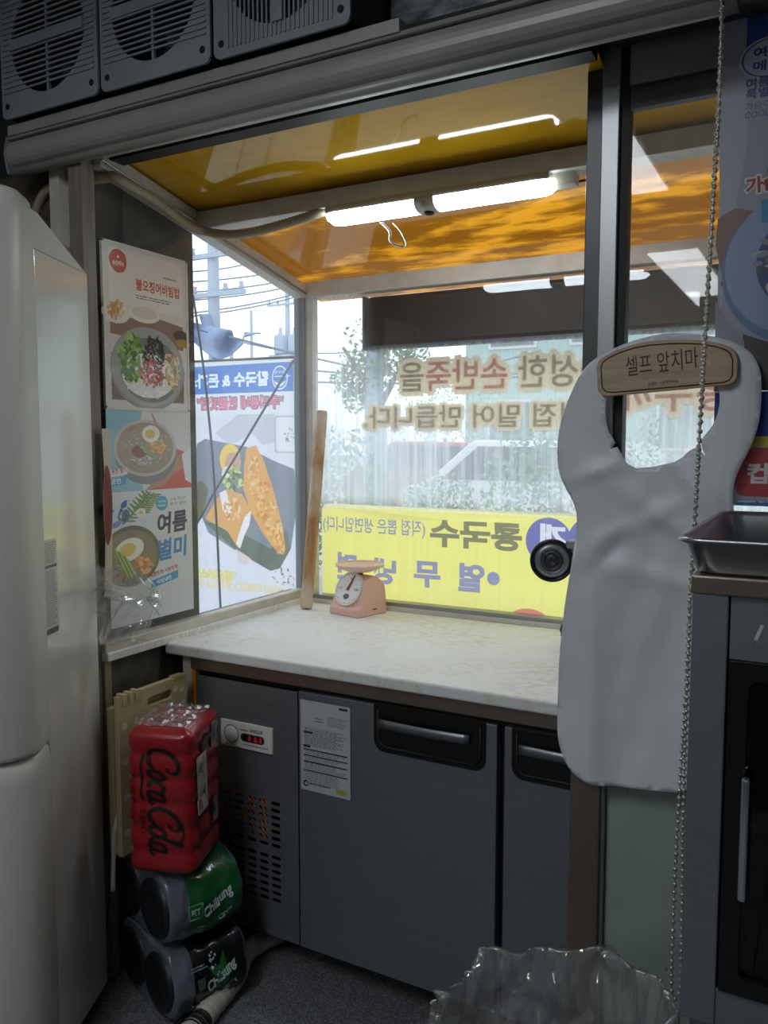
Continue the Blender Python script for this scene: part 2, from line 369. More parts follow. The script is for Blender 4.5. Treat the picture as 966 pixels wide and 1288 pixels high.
class Canvas:
    """flat print: shapes drawn in order, cut into one sheet where the last drawn shape wins"""
    def __init__(s, w, h, base=None):
        s.w, s.h = w, h; s.v = []; s.f = []; s.c = []
        if base: s.rect(0, 0, w, h, base)
    def tri(s, vs, fs, col):
        o = len(s.v); s.v += [Vector(p) for p in vs]
        for f in fs:
            f = [i+o for i in f]; a = sum(s.v[f[i]].x*s.v[f[(i+1) % len(f)]].y-s.v[f[(i+1) % len(f)]].x*s.v[f[i]].y for i in range(len(f)))
            if abs(a) < 1e-12: continue
            s.f.append(f if a > 0 else f[::-1]); s.c.append(col)
    def poly(s, pts, col): s.tri(pts, [list(range(len(pts)))], col if (col is None or isinstance(col, tuple)) else C(col))
    def rect(s, x0, y0, x1, y1, col): s.poly([(x0, y0), (x1, y0), (x1, y1), (x0, y1)], col)
    def rrect(s, x0, y0, x1, y1, r, col, n=5):
        p = []
        for cx, cy, a in ((x1-r, y0+r, -90), (x1-r, y1-r, 0), (x0+r, y1-r, 90), (x0+r, y0+r, 180)):
            for k in range(n+1): t = radians(a+90*k/n); p.append((cx+r*cos(t), cy+r*sin(t)))
        s.poly(p, col)
    def ell(s, cx, cy, rx, ry, col, rot=0, n=28, wob=0, seed=0):
        rr = random.Random(seed); p = []; ph = [rr.uniform(0, 6.28) for _ in range(4)]
        for k in range(n):
            t = 2*pi*k/n; q = 1+wob*(sin(3*t+ph[0])+0.7*sin(5*t+ph[1])+0.5*sin(8*t+ph[2]))
            x, y = rx*q*cos(t), ry*q*sin(t); p.append((cx+x*cos(rot)-y*sin(rot), cy+x*sin(rot)+y*cos(rot)))
        s.poly(p, col)
    def scatter(s, cx, cy, rx, ry, n, size, cols, seed=1, asp=0.6, rot=None):
        rr = random.Random(seed)
        for _ in range(n):
            t = rr.uniform(0, 2*pi); q = math.sqrt(rr.random())
            s.ell(cx+rx*q*cos(t), cy+ry*q*sin(t), size*rr.uniform(.6, 1.3), size*asp*rr.uniform(.6, 1.3), rr.choice(cols), rr.uniform(0, pi) if rot is None else rot+rr.uniform(-.3, .3), 7)
    def line(s, pts, w, col):
        for (x0, y0), (x1, y1) in zip(pts[:-1], pts[1:]):
            d = Vector((x1-x0, y1-y0)); L = d.length
            if L < 1e-9: continue
            n = Vector((-d.y, d.x))*(w/2/L); s.poly([(x0+n.x, y0+n.y), (x0-n.x, y0-n.y), (x1-n.x, y1-n.y), (x1+n.x, y1+n.y)], col)
    def text(s, t, x, y, w=None, h=None, col='#000000', off=0.0, shear=0.0, rot=0.0, center=False, space=1.0):
        v, f, W, H = glyphs(t, off, shear, space)
        sx = w/W if w else h/H; sy = h/H if h else sx
        ox = -w/2 if (center and w) else (-W*sx/2 if center else 0); oy = -H*sy/2 if center else 0
        out = []
        for a, b in v:
            a, b = a*sx+ox, b*sy+oy; out.append((x+a*cos(rot)-b*sin(rot), y+a*sin(rot)+b*cos(rot)))
        s.tri(out, f, C(col))
    def fine(s, x0, y0, x1, y1, rows, col, seed=0, thick=0.5, fill=0.8):
        rr = random.Random(seed); dy = (y1-y0)/rows
        for i in range(rows):
            y = y1-(i+.5)*dy; x = x0; e = x1-(x1-x0)*rr.uniform(0, .25)
            while x < e:
                w = (x1-x0)*rr.uniform(.03, .12); s.rect(x, y-dy*thick/2, min(x+w, e), y+dy*thick/2, col); x += w+(x1-x0)*.02
    def build(s, name, fmap, mat, parent=None, **kw):
        es = set()
        for f in s.f:
            for i in range(len(f)): es.add(tuple(sorted((f[i], f[i-1]))))
        vo, eo, fo, *_ = delaunay_2d_cdt(s.v, list(es), [], 0, 1e-7, False)
        P = np.array([(p.x, p.y) for p in vo]); F = np.array([tuple(f) for f in fo]); cen = P[F].mean(axis=1)
        who = np.full(len(F), -1); V = np.array([(p.x, p.y) for p in s.v])
        for k in range(len(s.f)-1, -1, -1):
            q = V[s.f[k]]; lo, hi = q.min(axis=0), q.max(axis=0)
            ix = np.nonzero((who < 0) & (cen[:, 0] >= lo[0]) & (cen[:, 0] <= hi[0]) & (cen[:, 1] >= lo[1]) & (cen[:, 1] <= hi[1]))[0]
            if not len(ix): continue
            c = cen[ix]; ins = np.zeros(len(ix), bool)
            for i in range(len(q)):
                a, b = q[i], q[i-1]
                if a[1] == b[1]: continue
                ins ^= ((a[1] > c[:, 1]) != (b[1] > c[:, 1])) & (c[:, 0] < (b[0]-a[0])*(c[:, 1]-a[1])/(b[1]-a[1])+a[0])
            who[ix[ins]] = k
        g = G(); vs = [fmap(p.x, p.y) for p in vo]; fs = []; cs = []
        for f, q in zip(fo, who):
            if q < 0 or s.c[q] is None: continue
            fs.append(tuple(f)); cs.append(s.c[q])
        used = sorted({i for f in fs for i in f}); ix = {k: i for i, k in enumerate(used)}
        g.add([vs[i] for i in used], [tuple(ix[i] for i in f) for f in fs])
        o = g.build(name, mat, parent, **kw); me = o.data
        at = me.color_attributes.new('col', 'FLOAT_COLOR', 'CORNER')
        for p, c in zip(me.polygons, cs):
            for li in p.loop_indices: at.data[li].color = c
        return o

# ================================================================== STRUCTURE
S = 'structure'
XL, YB, YO = -1.60, 2.37, 1.60          # left bay glass, back bay glass, opening plane
SLAB = 0.84
RX0, RX1, RY0, RCZ = -2.5, 2.2, -4.7, 2.60
# floor with stone tiles
fl = box('floor', 'granite_dark', RX0, RX1, RY0, 2.45, -0.12, -0.012, kind=S)
tile0 = None
for i in range(-4, 4):
    for j in range(-2, 4):
        x0 = i*0.6-0.13; y0 = j*0.6+0.02
        if tile0 is None:
            tile0 = G().box(0.0015, 0.5985, 0.0015, 0.5985, 0, 0.012).build('tile', 'granite', fl); t = tile0; me = tile0.data
            me.transform(Matrix.Translation(WL[fl])); 
        else:
            t = bpy.data.objects.new('tile', tile0.data); COL.objects.link(t); t.parent = fl
        t.location = Vector((x0, y0, -0.012))-WL[fl]
box('ceiling', 'ceil', RX0, RX1, RY0, YO+0.1, RCZ, RCZ+0.1, kind=S)
box('wall_left', 'wallroom', RX0-0.1, RX0, RY0, YO, 0, RCZ, kind=S)
box('wall_right', 'wallroom', RX1, RX1+0.1, RY0, YO, 0, RCZ, kind=S)
box('wall_back', 'wallroom', RX0-0.1, RX1+0.1, RY0-0.1, RY0, 0, RCZ, kind=S)
ZH = 2.085
box('wall_front_header', 'header', RX0, RX1, 1.56, 1.62, 2.105, RCZ, kind=S)
box('wall_front_left', 'brown', RX0, -1.66, 1.50, 1.60, 0, ZH, kind=S)
# lower left of the bay, beneath the side sill
box('wall_bay_left', 'concrete', -1.70, -1.60, 1.475, YB+0.05, 0, 0.862, kind=S)
box('wall_bay_back', 'concrete', -1.70, 0.5, YB+0.02, YB+0.12, 0, 0.80, kind=S)
box('wall_bay_right', 'alu_white', 0.40, 0.48, 1.66, YB+0.05, 0, 2.05, kind=S)
# neighbouring brown stone pier seen through the side glass
ye = 1.655/0.886
box('wall_neighbour', 'brown', -2.2, -1.645, 1.605, ye, -0.05, 2.6, kind=S)

# lean-to roof of the bay
def zr(y): return 1.918+(YB-y)*0.205
rf = thing('ceiling_bay', (-0.6, 2.0, 2.0), kind=S)
def roofsheet(y0, y1, mat, name, x1=0.48):
    g = G(); vs = [(x, y, zr(y)+dz) for dz in (0, 0.006) for y in (y0, y1) for x in (XL-0.03, x1)]
    g.add(vs, [(0, 2, 3, 1), (4, 5, 7, 6), (0, 1, 5, 4), (2, 6, 7, 3), (0, 4, 6, 2), (1, 3, 7, 5)]); return g.build(name, mat, rf)
roofsheet(1.547, 1.625, 'roof_yellow', 'roof_panel', -0.402); roofsheet(1.625, 1.84, 'roof_yellow', 'roof_panel'); roofsheet(1.84, YB+0.15, 'roof_orange', 'roof_panel')
# unseen opaque plate added above the yellow sheet to block the sky
g = G(); vs = [(x, y, zr(y)+dz) for dz in (0.03, 0.05) for y in (1.665, 1.85) for x in (XL-0.03, 0.48)]
g.add(vs, [(0, 2, 3, 1), (4, 5, 7, 6), (0, 1, 5, 4), (2, 6, 7, 3), (0, 4, 6, 2), (1, 3, 7, 5)]).build('sky_blocker', 'header', rf)
YBM = 1.83
box('crossbeam', 'alu_white', XL, 0.40, YBM-0.022, YBM+0.04, zr(YBM)-0.050, zr(YBM)-0.006, rf, bevel=0.002)

# back window
w1 = thing('window_1', (-0.6, YB, SLAB), kind=S)
ZT1, ZS1 = 1.872, 0.866
G().add([(XL+0.02, YB, ZS1-0.01), (0.40, YB, ZS1-0.01), (0.40, YB, ZT1+0.02), (XL+0.02, YB, ZT1+0.02)], [(0, 1, 2, 3)]).build('pane', 'glass_back', w1)
box('top_rail', 'alu_white', XL-0.01, 0.42, YB-0.022, YB+0.022, ZT1, ZT1+0.052, w1, bevel=0.002)
box('bottom_rail', 'alu', XL+0.02, 0.40, YB-0.020, YB+0.022, SLAB-0.005, ZS1, w1, bevel=0.002)
box('bottom_track', 'alu_white', XL+0.02, 0.40, YB-0.030, YB-0.018, SLAB-0.005, ZS1-0.013, w1)
# corner post
cp = thing('trim_1', (XL, YB, SLAB), kind=S)
box('corner_post', 'alu', XL-0.025, XL+0.018, YB-0.025, YB+0.025, SLAB-0.02, 1.90, cp, bevel=0.002)
box('corner_bead', 'alu_white', XL+0.018, XL+0.046, YB-0.020, YB+0.014, SLAB-0.02, 1.89, cp)

# side window (left)
w2 = thing('window_2', (XL, 1.9, SLAB), kind=S)
ZS2 = 0.884
g = G(); y0, y1 = 1.47, YB-0.02
g.add([(XL-0.004, y0, ZS2-0.01), (XL-0.004, y1, ZS2-0.01), (XL-0.004, y1, zr(y1)-0.03), (XL-0.004, y0, zr(y0)-0.03)], [(0, 1, 2, 3)]).build('pane', 'glass_left', w2)
def slope_rail(x0, x1, a, b, y0, y1, name, mat):
    g = G(); vs = [(x, y, zr(y)+d) for d in (a, b) for y in (y0, y1) for x in (x0, x1)]
    g.add(vs, [(0, 2, 3, 1), (4, 5, 7, 6), (0, 1, 5, 4), (2, 6, 7, 3), (0, 4, 6, 2), (1, 3, 7, 5)]).build(name, mat, w2, bevel=0.002)
slope_rail(XL-0.02, XL+0.022, -0.052, -0.004, 1.47, YB, 'top_rail', 'alu_white')
slope_rail(XL+0.022, XL+0.028, -0.040, -0.034, 1.47, YB, 'top_bead', 'alu')
box('sill', 'alu_white', XL-0.02, XL+0.016, 1.45, YB-0.02, SLAB+0.016, ZS2, w2, bevel=0.003)
box('sill_lip', 'marble', XL-0.02, XL+0.022, 1.45, YB-0.02, SLAB-0.004, SLAB+0.018, w2, bevel=0.003)
# wooden upright at the front of the side window
box('trim_2', 'woodpost', -1.645, -1.60, 1.43, 1.470, 0, 2.075, kind=S, bevel=0.0015)
box('trim_3', 'woodedge', -1.645, -1.592, 1.452, 1.474, 0, 0.858, kind=S, bevel=0.0015)
box('trim_4', 'alu_white', -1.735, -1.70, 1.45, 1.49, 1.6, 2.07, kind=S)

# aluminium pillar between open bay and sliding glass
pl = thing('trim_5', (-0.40, 1.6, 0), kind=S)
box('mullion', 'alu', -0.401, -0.368, 1.578, 1.64, 0, 2.13, pl, bevel=0.002)
box('mullion_side', 'alu_dark', -0.432, -0.402, 1.592, 1.64, 0, 2.13, pl, bevel=0.002)
box('mullion_lower', 'steel_warm', -0.432, -0.374, 1.566, 1.592, 0, 0.83, pl, bevel=0.002)  # brownish reflected light on the lower pillar put into its steel colour
box('gasket', 'black', -0.368, -0.352, 1.588, 1.62, 0.8, 2.13, pl)
# opening head track, black
hd = thing('trim_6', (-1.0, 1.55, 2.06), kind=S)
box('track', 'black', -1.66, -0.402, 1.500, 1.545, 2.072, 2.20, hd)
box('track_lip', 'alu_dark', -1.66, -0.402, 1.494, 1.500, 2.084, 2.087, hd)
# sliding glass on the right, with its rails and the green panel beneath
w3 = thing('window_3', (0.1, 1.6, 0.9), kind=S)
G().add([(-0.352, 1.602, 0.86), (1.6, 1.602, 0.86), (1.6, 1.602, 2.07), (-0.352, 1.602, 2.07)], [(0, 1, 2, 3)]).build('pane', 'glass_right', w3)
box('top_rail', 'alu', -0.352, 1.6, 1.585, 1.62, 2.035, 2.12, w3)
box('top_gasket', 'header', -0.352, 1.6, 1.592, 1.612, 1.995, 2.036, w3)
box('bottom_rail', 'alu', -0.352, 1.6, 1.585, 1.62, 0.80, 0.86, w3)
box('wall_front_right', 'greenpanel', -0.367, 2.2, 1.597, 1.62, 0, 0.80, kind=S)
box('wall_front_pier', 'wallroom', 1.6, 2.2, 1.56, 1.66, 0.8, ZH, kind=S)

# ceiling panel lights of the room, mirrored in the sliding glass
def mirror_ceil(px, py, z=RCZ-0.02):
    v = ray(px, py); t = (z-CAMZ)/v.z; p = v*t; return Vector((p.x, 2*1.602-p.y, z))
a = mirror_ceil(829, 318); b = mirror_ceil(863, 315); c = mirror_ceil(897, 371); d = mirror_ceil(840, 238)
def ceiling_light(cx, cy, wx, wy, label):
    t = thing('ceiling_light', (cx, cy, RCZ-0.02), label, 'light', 'ceiling panel lights of the room')
    box('frame', 'white', cx-wx/2-0.02, cx+wx/2+0.02, cy-wy/2-0.02, cy+wy/2+0.02, RCZ-0.018, RCZ, t)
    box('diffuser', 'panel', cx-wx/2, cx+wx/2, cy-wy/2, cy+wy/2, RCZ-0.024, RCZ-0.012, t)
PANELS = (a, b, c, d)
lx = (a.x+b.x)/2; wx = max(0.3, abs(b.x-a.x))
ceiling_light(lx, (a.y+c.y)/2, wx, abs(a.y-c.y), 'white rectangular ceiling panel light toward the back wall of the room')
ceiling_light(d.x-0.18, d.y+0.55, 0.36, 1.1, 'white rectangular ceiling panel light near the shop front')

# ================================================================== OBJECTS
# ---- marble slab
xr = 0.38
box('marble_slab', 'marble', -1.588, xr, 1.66, YB-0.032, SLAB-0.030, SLAB, bevel=0.006, seg=3,
    label='white marble slab dusted with flour under the bay windows', cat='worktop')

# ---- undercounter refrigerator
YD = 1.685
def xd(px, py): return PY(px, py, YD).x
XF0, XF1 = xd(248, 862), xd(375, 960)
XD0, XD1, XD2 = xd(377, 960), xd(625.5, 960), xd(635, 960)
ZD1 = PY(500, 890, YD).z; ZD0 = PY(476, 1223, YD).z
XD3 = XD2+(XD1-XD0)
rfz = thing('undercounter_refrigerator', ((XF0+XD3)/2, 1.95, 0), 'grey steel two-door undercounter refrigerator under the marble slab', 'refrigerator')
box('body', 'alu_dark', XF1, XD3, YD+0.03, 2.33, ZD0, 0.80, rfz)
box('compressor_bay', 'black', XF0+0.01, XF1, YD+0.10, 2.33, ZD0, 0.80, rfz)
box('side_panel', 'steel', XF0, XF0+0.008, YD+0.002, 2.33, ZD0, 0.80, rfz)
box('worktop_rim', 'steel_warm', XF0-0.012, XD3+0.02, YD-0.012, 2.33, ZD1+0.014, 0.808, rfz, bevel=0.002)
box('top_gap', 'black', XF0, XD3, YD+0.012, YD+0.03, ZD1-0.004, ZD1+0.016, rfz)
for lx_, ly_ in ((XF0+0.06, YD+0.08), (XD3-0.06, YD+0.08), (XF0+0.06, 2.26), (XD3-0.06, 2.26)):
    G().lathe([(0, 0), (0.022, 0), (0.022, 0.02), (0.014, 0.024), (0.014, ZD0+0.002), (0, ZD0+0.002)], 14, Matrix.Translation((lx_, ly_, 0))).build('leg', 'alu_dark', rfz)
# slotted compressor panel
cw, ch = XF1-XF0, ZD1-0.004-ZD0
cv = Canvas(cw, ch, '#808080')
p0 = PY(347, 1011, YD); p1 = PY(287, 997.5, YD); pitch = (p0.x-p1.x)/4
q0 = PY(347, 1064, YD); dz = (p0.z-q0.z)/6
q1 = PY(347, 1079, YD); q2 = PY(347, 1132, YD); dz2 = (q1.z-q2.z)/6
for ci in range(7):
    x = p0.x-ci*pitch-XF0
    for zz in [p0.z-i*dz for i in range(7)]+[q1.z-i*dz2 for i in range(7)]:
        cv.rrect(x-pitch*0.37, zz-ZD0-dz*0.27, x+pitch*0.37, zz-ZD0+dz*0.27, dz*0.26, None, 3)
cv.build('slotted_panel', lambda x, y: Vector((XF0+x, YD, ZD0+y)), 'steel_door', rfz, solid=0.003)
# hazard-striped guard plate behind the upper slots
k = N('orange_black_guard'); wv = k.n('ShaderNodeTexWave', wave_type='BANDS', bands_direction='DIAGONAL'); wv.inputs['Scale'].default_value = 42
k.l(k.coord((1, 0.0001, 1)), wv.inputs[0]); k.l(k.ramp(wv.outputs[0], [(0.48, C('#0c0c0c')), (0.52, C('#e0871f'))]), k.b.inputs['Base Color']); M['guard'] = k.m
box('fan_guard', 'guard', XF0+0.02, p0.x-pitch*0.55, YD+0.006, YD+0.012, p0.z-5.6*dz, p0.z+0.01, rfz)
# doors
def door(x0, x1, hx0, hx1):
    d = box('door', 'steel_door', x0, x1, YD-0.004, YD+0.03, ZD0, ZD1, rfz, bevel=0.002)
    zt = ZD1+0.002; zb = PY(545, 957, YD).z
    def f(x, y, dd): return Vector((x, YD-0.004-dd, y))
    r = 0.028; pts = [(hx0, zt), (hx0, zb+r)]+[(hx0+r-r*cos(t*pi/10), zb+r-r*sin(t*pi/10)) for t in range(1, 6)]+[(hx1-r+r*sin(t*pi/10), zb+r-r*cos(t*pi/10)) for t in range(0, 5)]+[(hx1, zb+r), (hx1, zt)]
    G().prism(pts, f, -0.002, 0.004).build('handle_recess', 'blackgloss', d, bevel=0.001)
    # rim standing proud of the recess
    ins = 0.012; path = [Vector((hx0+ins, YD-0.008, zt-0.01)), Vector((hx0+ins, YD-0.008, zb+r)), Vector((hx0+ins+r*.6, YD-0.008, zb+ins)), Vector((hx1-ins-r*.6, YD-0.008, zb+ins)), Vector((hx1-ins, YD-0.008, zb+r)), Vector((hx1-ins, YD-0.008, zt-0.01))]
    G().tube(path, 0.004, 6).build('recess_rim', 'black', d)
    zm = (zt*0.62+zb*0.38)
    def bar(u, v):
        x = hx0+0.018+(hx1-hx0-0.055)*u; return Vector((x, YD-0.014-0.006*sin(pi*u), zm-0.011+0.022*v))
    g = G().grid(14, 3, bar); g.build('handle_bar', 'steel', d, solid=0.004)
    return d
hx0, hx1 = xd(472, 925), xd(612, 950)
door(XD0, XD1, hx0, hx1); off = XD2-XD0
door(XD2, XD3, XD2+0.018, XD2+0.018+(hx1-hx0))
# control panel
cp0, cp1 = PY(279, 905, YD-0.004), PY(344, 946, YD-0.004)
zc0, zc1 = PY(279, 934, YD).z, PY(279, 902, YD).z
cpn = box('control_panel', 'white', cp0.x, cp1.x, YD-0.010, YD-0.001, zc0, zc1, rfz, bevel=0.003)
w_, h_ = cp1.x-cp0.x, zc1-zc0
cv = Canvas(w_, h_)
cv.ell(w_*.22, h_*.5, h_*.36, h_*.36, '#55585a'); cv.ell(w_*.22, h_*.5, h_*.33, h_*.33, '#cfcfca')
cv.rrect(w_*.40, h_*.30, w_*.86, h_*.62, h_*.15, '#3c4654'); cv.rrect(w_*.43, h_*.34, w_*.84, h_*.58, h_*.10, '#0f1116')
cv.text('UNIQUE', w_*.58, h_*.68, w=w_*.25, h=h_*.15, col='#333333', off=0.03)
cv.fine(w_*.40, h_*.66, w_*.55, h_*.80, 1, '#8b8b86', 3); cv.fine(w_*.45, h_*.14, w_*.95, h_*.24, 1, '#777777', 4); cv.fine(w_*.10, h_*.05, w_*.34, h_*.12, 1, '#555555', 5)
cv.build('panel_print', lambda x, y: Vector((cp0.x+x, YD-0.0105, zc0+y)), 'print', cpn)
cv = Canvas(w_, h_); cv.text('8', w_*.55, h_*.36, h=h_*.2, col='#802020', off=0.03); cv.text('8.', w_*.66, h_*.36, h=h_*.2, col='#b02424', off=0.03); cv.text('8', w_*.76, h_*.36, h=h_*.2, col='#ff4a2a', off=0.03)
M['led'] = emat('red_digits_lit', C('#d02a20'), 0.12)
cv.build('digits', lambda x, y: Vector((cp0.x+x, YD-0.0109, zc0+y)), 'led', cpn)
G().lathe([(0, 0.006), (h_*.27, 0.006), (h_*.29, 0.004), (h_*.29, 0)], 24, Matrix.Translation((cp0.x+w_*.22, YD-0.010, zc0+h_*.5)) @ Matrix.Rotation(pi/2, 4, 'X')).build('dial_knob', 'white', cpn)
# orange edge beside the unit and pale side board
box('wooden_packer', 'orange', XF0-0.014, XF0-0.002, YD-0.004, YD+0.03, 0, 0.775, label='thin orange strip standing along the side of the undercounter refrigerator', cat='strip')
box('side_board', 'offwhite', XF0-0.050, XF0-0.018, YD-0.0, YD+0.02, 0, 0.805, label='narrow pale board standing beside the orange strip under the slab', cat='board')

# notice sheet taped on the refrigerator
n0 = PY(378, 880, YD-0.006); n1 = PY(441, 1003, YD-0.006)
ztop = PY(378, 878, YD).z; w_ = n1.x-n0.x; h_ = ztop-PY(378, 990, YD).z
cv = Canvas(w_, h_, '#b9bdc6')
cv.rect(w_*.03, h_*.02, w_*.97, h_*.72, '#aab0ba'); cv.rect(w_*.04, h_*.025, w_*.96, h_*.715, '#b5bac4')
cv.fine(w_*.55, h_*.75, w_*.95, h_*.86, 6, '#6d717a', 1); cv.fine(w_*.3, h_*.77, w_*.5, h_*.83, 2, '#6d717a', 2)
cv.fine(w_*.08, h_*.50, w_*.92, h_*.70, 11, '#6d717a', 3); cv.fine(w_*.08, h_*.08, w_*.92, h_*.47, 18, '#7b808a', 4)
for y in (.45, .385, .315, .215): cv.rect(w_*.06, h_*y, w_*.94, h_*y+h_*.014, '#16171a')
cv.rect(w_*.06, h_*.64, w_*.25, h_*.66, '#222222'); cv.rect(w_*.05, h_*.48, w_*.2, h_*.505, '#222222'); cv.rect(w_*.78, h_*.95, w_*.95, h_*.975, '#33353a')
cv.ell(w_*.10, h_*.075, w_*.055, h_*.035, '#16171a'); cv.ell(w_*.11, h_*.075, w_*.03, h_*.02, '#b5bac4'); cv.rect(w_*.72, h_*.03, w_*.93, h_*.085, '#a8a93e')
cv.fine(w_*.18, h_*.06, w_*.70, h_*.10, 1, '#55585f', 6)
cv.build('notice_sheet', lambda x, y: Vector((n0.x+x, YD-0.0065-0.004*max(0, y/h_-0.9), ztop-h_+y)), 'print', label='printed instruction sheet taped to the undercounter refrigerator door', cat='paper')

# ---- kitchen scale
A, B, Cc = PZ(413, 771, SLAB), PZ(450, 778.5, SLAB), PZ(481, 769, SLAB)
ux = (B-A); wsc = ux.length; ux.normalize(); uy = Vector((-ux.y, ux.x, 0)); dsc = max(0.10, (Cc-B).dot(uy)); wsc = min(wsc, 0.16)
O = A.copy()
def sm(x, y, z): return O+ux*x+uy*y+Vector((0, 0, z))
sc = thing('kitchen_scale', sm(wsc/2, dsc/2, 0), 'pink plastic kitchen scale with round dial and shallow pan on the slab', 'scale')
ZSC = PY(447, 727, 2.2).z-SLAB
def prof(n=10):
    p = [(0, 0), (0, 0.024), (0.012, 0.034)]
    for i in range(n+1):
        t = i/n; a = radians(160-150*t); p.append((dsc*0.60+dsc*0.40*cos(a)*1.0, ZSC-dsc*0.34+dsc*0.34*sin(a)))
    p += [(dsc, ZSC*0.45), (dsc, 0)]; return p
# body as a loft across its width, narrower towards the top
pr = prof(); g = G(); rings = []
def wfac(z): return 1-0.16*max(0, z/ZSC)**2
for k_ in range(9):
    t = k_/8; e = abs(2*t-1); rs = 1-0.06*e**6
    rings.append([sm(wsc/2+wsc/2*(2*t-1)*wfac(z), dsc*.5+(y-dsc*.5)*rs, z*(1-0.035*e**6)) for y, z in pr])
n = len(pr); vs = [p for r in rings for p in r]
fs = [(k_*n+i, k_*n+(i+1) % n, (k_+1)*n+(i+1) % n, (k_+1)*n+i) for k_ in range(8) for i in range(n)]
g.add(vs, fs, False); g.f += [list(range(n))[::-1], [8*n+i for i in range(n)]]; g.sm += [False, False]
g.build('body', 'pink', sc, bevel=0.004)
# dial on the slanted face
pa = Vector((0.010, 0.033)); pb = Vector((pr[5][0], pr[5][1]))
sl = (pb-pa); L = sl.length; sl.normalize(); nr = Vector((-sl.y, sl.x))
def dm(u, v, h):  # u across, v up the slope, h out
    q = pa+sl*v+nr*(h); return sm(wsc/2+u, q.x, q.y)
rd = min(wsc*0.43, L*0.66)
vc = L*0.60
dl = G().prism([(rd*cos(2*pi*i/36), vc+rd*sin(2*pi*i/36)) for i in range(36)], lambda x, y, d_: dm(x, y, d_), -0.02, 0.007).build('dial', 'alu_white', sc, bevel=0.001)
cv = Canvas(2*rd, 2*rd); cv.ell(rd, rd, rd*.95, rd*.95, '#e6e2dc', n=40)
for i in range(40):
    a = pi/2-2*pi*i/40; r0 = .78 if i % 5 == 0 else .84
    cv.line([(rd+rd*r0*cos(a), rd+rd*r0*sin(a)), (rd+rd*.9*cos(a), rd+rd*.9*sin(a))], rd*.03, '#5a5a60')
for i, s_ in enumerate(['0', '500', '1kg', '1.5']):
    a = pi/2-2*pi*i/4; cv.text(s_, rd+rd*.6*cos(a), rd+rd*.6*sin(a), h=rd*.16, col='#55555c', center=True, off=0.02)
cv.ell(rd, rd*.55, rd*.22, rd*.16, '#5a5478')
cv.build('dial_print', lambda x, y: dm(x-rd, vc+y-rd, 0.0076), 'print', dl)
G().prism([(-rd*.10, vc-rd*.1), (rd*.10, vc-rd*.1), (rd*.06, vc+rd*.2), (rd*.05, vc+rd*.78), (-.0, vc+rd*.78), (-rd*.06, vc+rd*.2)], lambda x, y, d_: dm(x+(y-vc)*.25, y, d_), 0.0085, 0.0105).build('needle', 'red', dl)
pc = sm(wsc*.5, dsc*.55, 0)
G().lathe([(0, ZSC-0.012), (0.012, ZSC-0.012), (0.012, ZSC+0.02), (0, ZSC+0.02)], 14, Matrix.Translation(pc)).build('stem', 'red', sc)
zp = PY(452, 716, 2.2).z-SLAB; rp = 0.5*abs(PY(482, 716, 2.2).x-PY(424, 716, 2.2).x)*0.92
G().lathe([(0, zp-0.012), (rp*.55, zp-0.010), (rp*.9, zp), (rp, zp+0.006), (rp+.002, zp+.003), (rp*.92, zp-.006), (rp*.5, zp-.018), (0, zp-.018)], 40, Matrix.Translation(pc)).build('pan', 'pink_pan', sc)
G().box(0, 0.018, 0, 0.004, 0, 0.0025).build('side_mark', 'black', sc).matrix_local = Matrix.Translation(sm(wsc+0.001, dsc*.5, 0.018)-WL[sc]) @ Matrix.Rotation(math.atan2(uy.y, uy.x), 4, 'Z') @ Matrix.Translation(WL[sc])

G().tube([pc+Vector((rp*cos(2*pi*i/40), rp*sin(2*pi*i/40), zp+.005)) for i in range(40)], .0022, 8, closed=True).build('pan_rim', 'pink_pan', sc)

# ---- rolling pin leaning in the corner
pb_ = PZ(385, 766, SLAB); pt_ = PY(405, 517, 2.335)
dirp = (pt_-pb_).normalized(); pb_ = pb_+dirp*0.004
g = G(); rp_ = 0.0205
prof_t = [(0, .7), (0.006, .95), (0.02, 1)]; pts = []; rr_ = []
Lp = (pt_-pb_).length
for d_, q in [(0, .86), (0.004, .97), (0.012, 1)]: pts.append(pb_+dirp*d_); rr_.append(rp_*q)
for i in range(1, 12): pts.append(pb_+dirp*(Lp*i/12)); rr_.append(rp_*(1-0.10*abs(i/6-1)**2*0.6))
for d_, q in [(0.010, .93), (0.003, .88), (0, .78)]: pts.append(pt_-dirp*d_); rr_.append(rp_*q)
G().tube(pts, rr_, 22).build('rolling_pin', 'pin', label='long floury wooden rolling pin leaning in the window corner', cat='rolling pin')

# ---- noodle machine behind the apron
wc = PY(692, 706, 2.02)
nm = thing('noodle_machine', (wc.x+0.12, 2.10, SLAB), 'grey cast metal noodle machine with black handwheel on the slab', 'machine')
fx = wc.x+0.022
stand = [(fx, SLAB+0.002), (fx+0.20, SLAB+0.002), (fx+0.20, 1.10), (fx+0.05, 1.10), (fx+0.05, 0.96), (fx+0.012, 0.915), (fx, 0.915)]
for yy in (2.06, 2.20): G().prism(stand, lambda x, y, d_: Vector((x, yy+d_, y)), 0, 0.014).build('side_frame', 'cast', nm, bevel=0.002)
for zz, xx in ((0.93, fx+0.06), (0.93, fx+0.16), (1.06, fx+0.09), (1.06, fx+0.16)):
    G().tube([(xx, 2.065, zz), (xx, 2.21, zz)], 0.018 if zz > 1 else 0.012, 16).build('roller', 'steel', nm)
box('top_block', 'cast', fx+0.0, fx+0.20, 2.05, 2.22, 1.098, 1.125, nm, bevel=0.004)
box('top_clamp', 'cast', fx+0.01, fx+0.07, 2.04, 2.07, 1.118, 1.140, nm, bevel=0.004)
box('clamp_plate', 'alu_dark', fx-0.006, fx+0.002, 2.07, 2.20, SLAB+0.045, 0.915, nm)
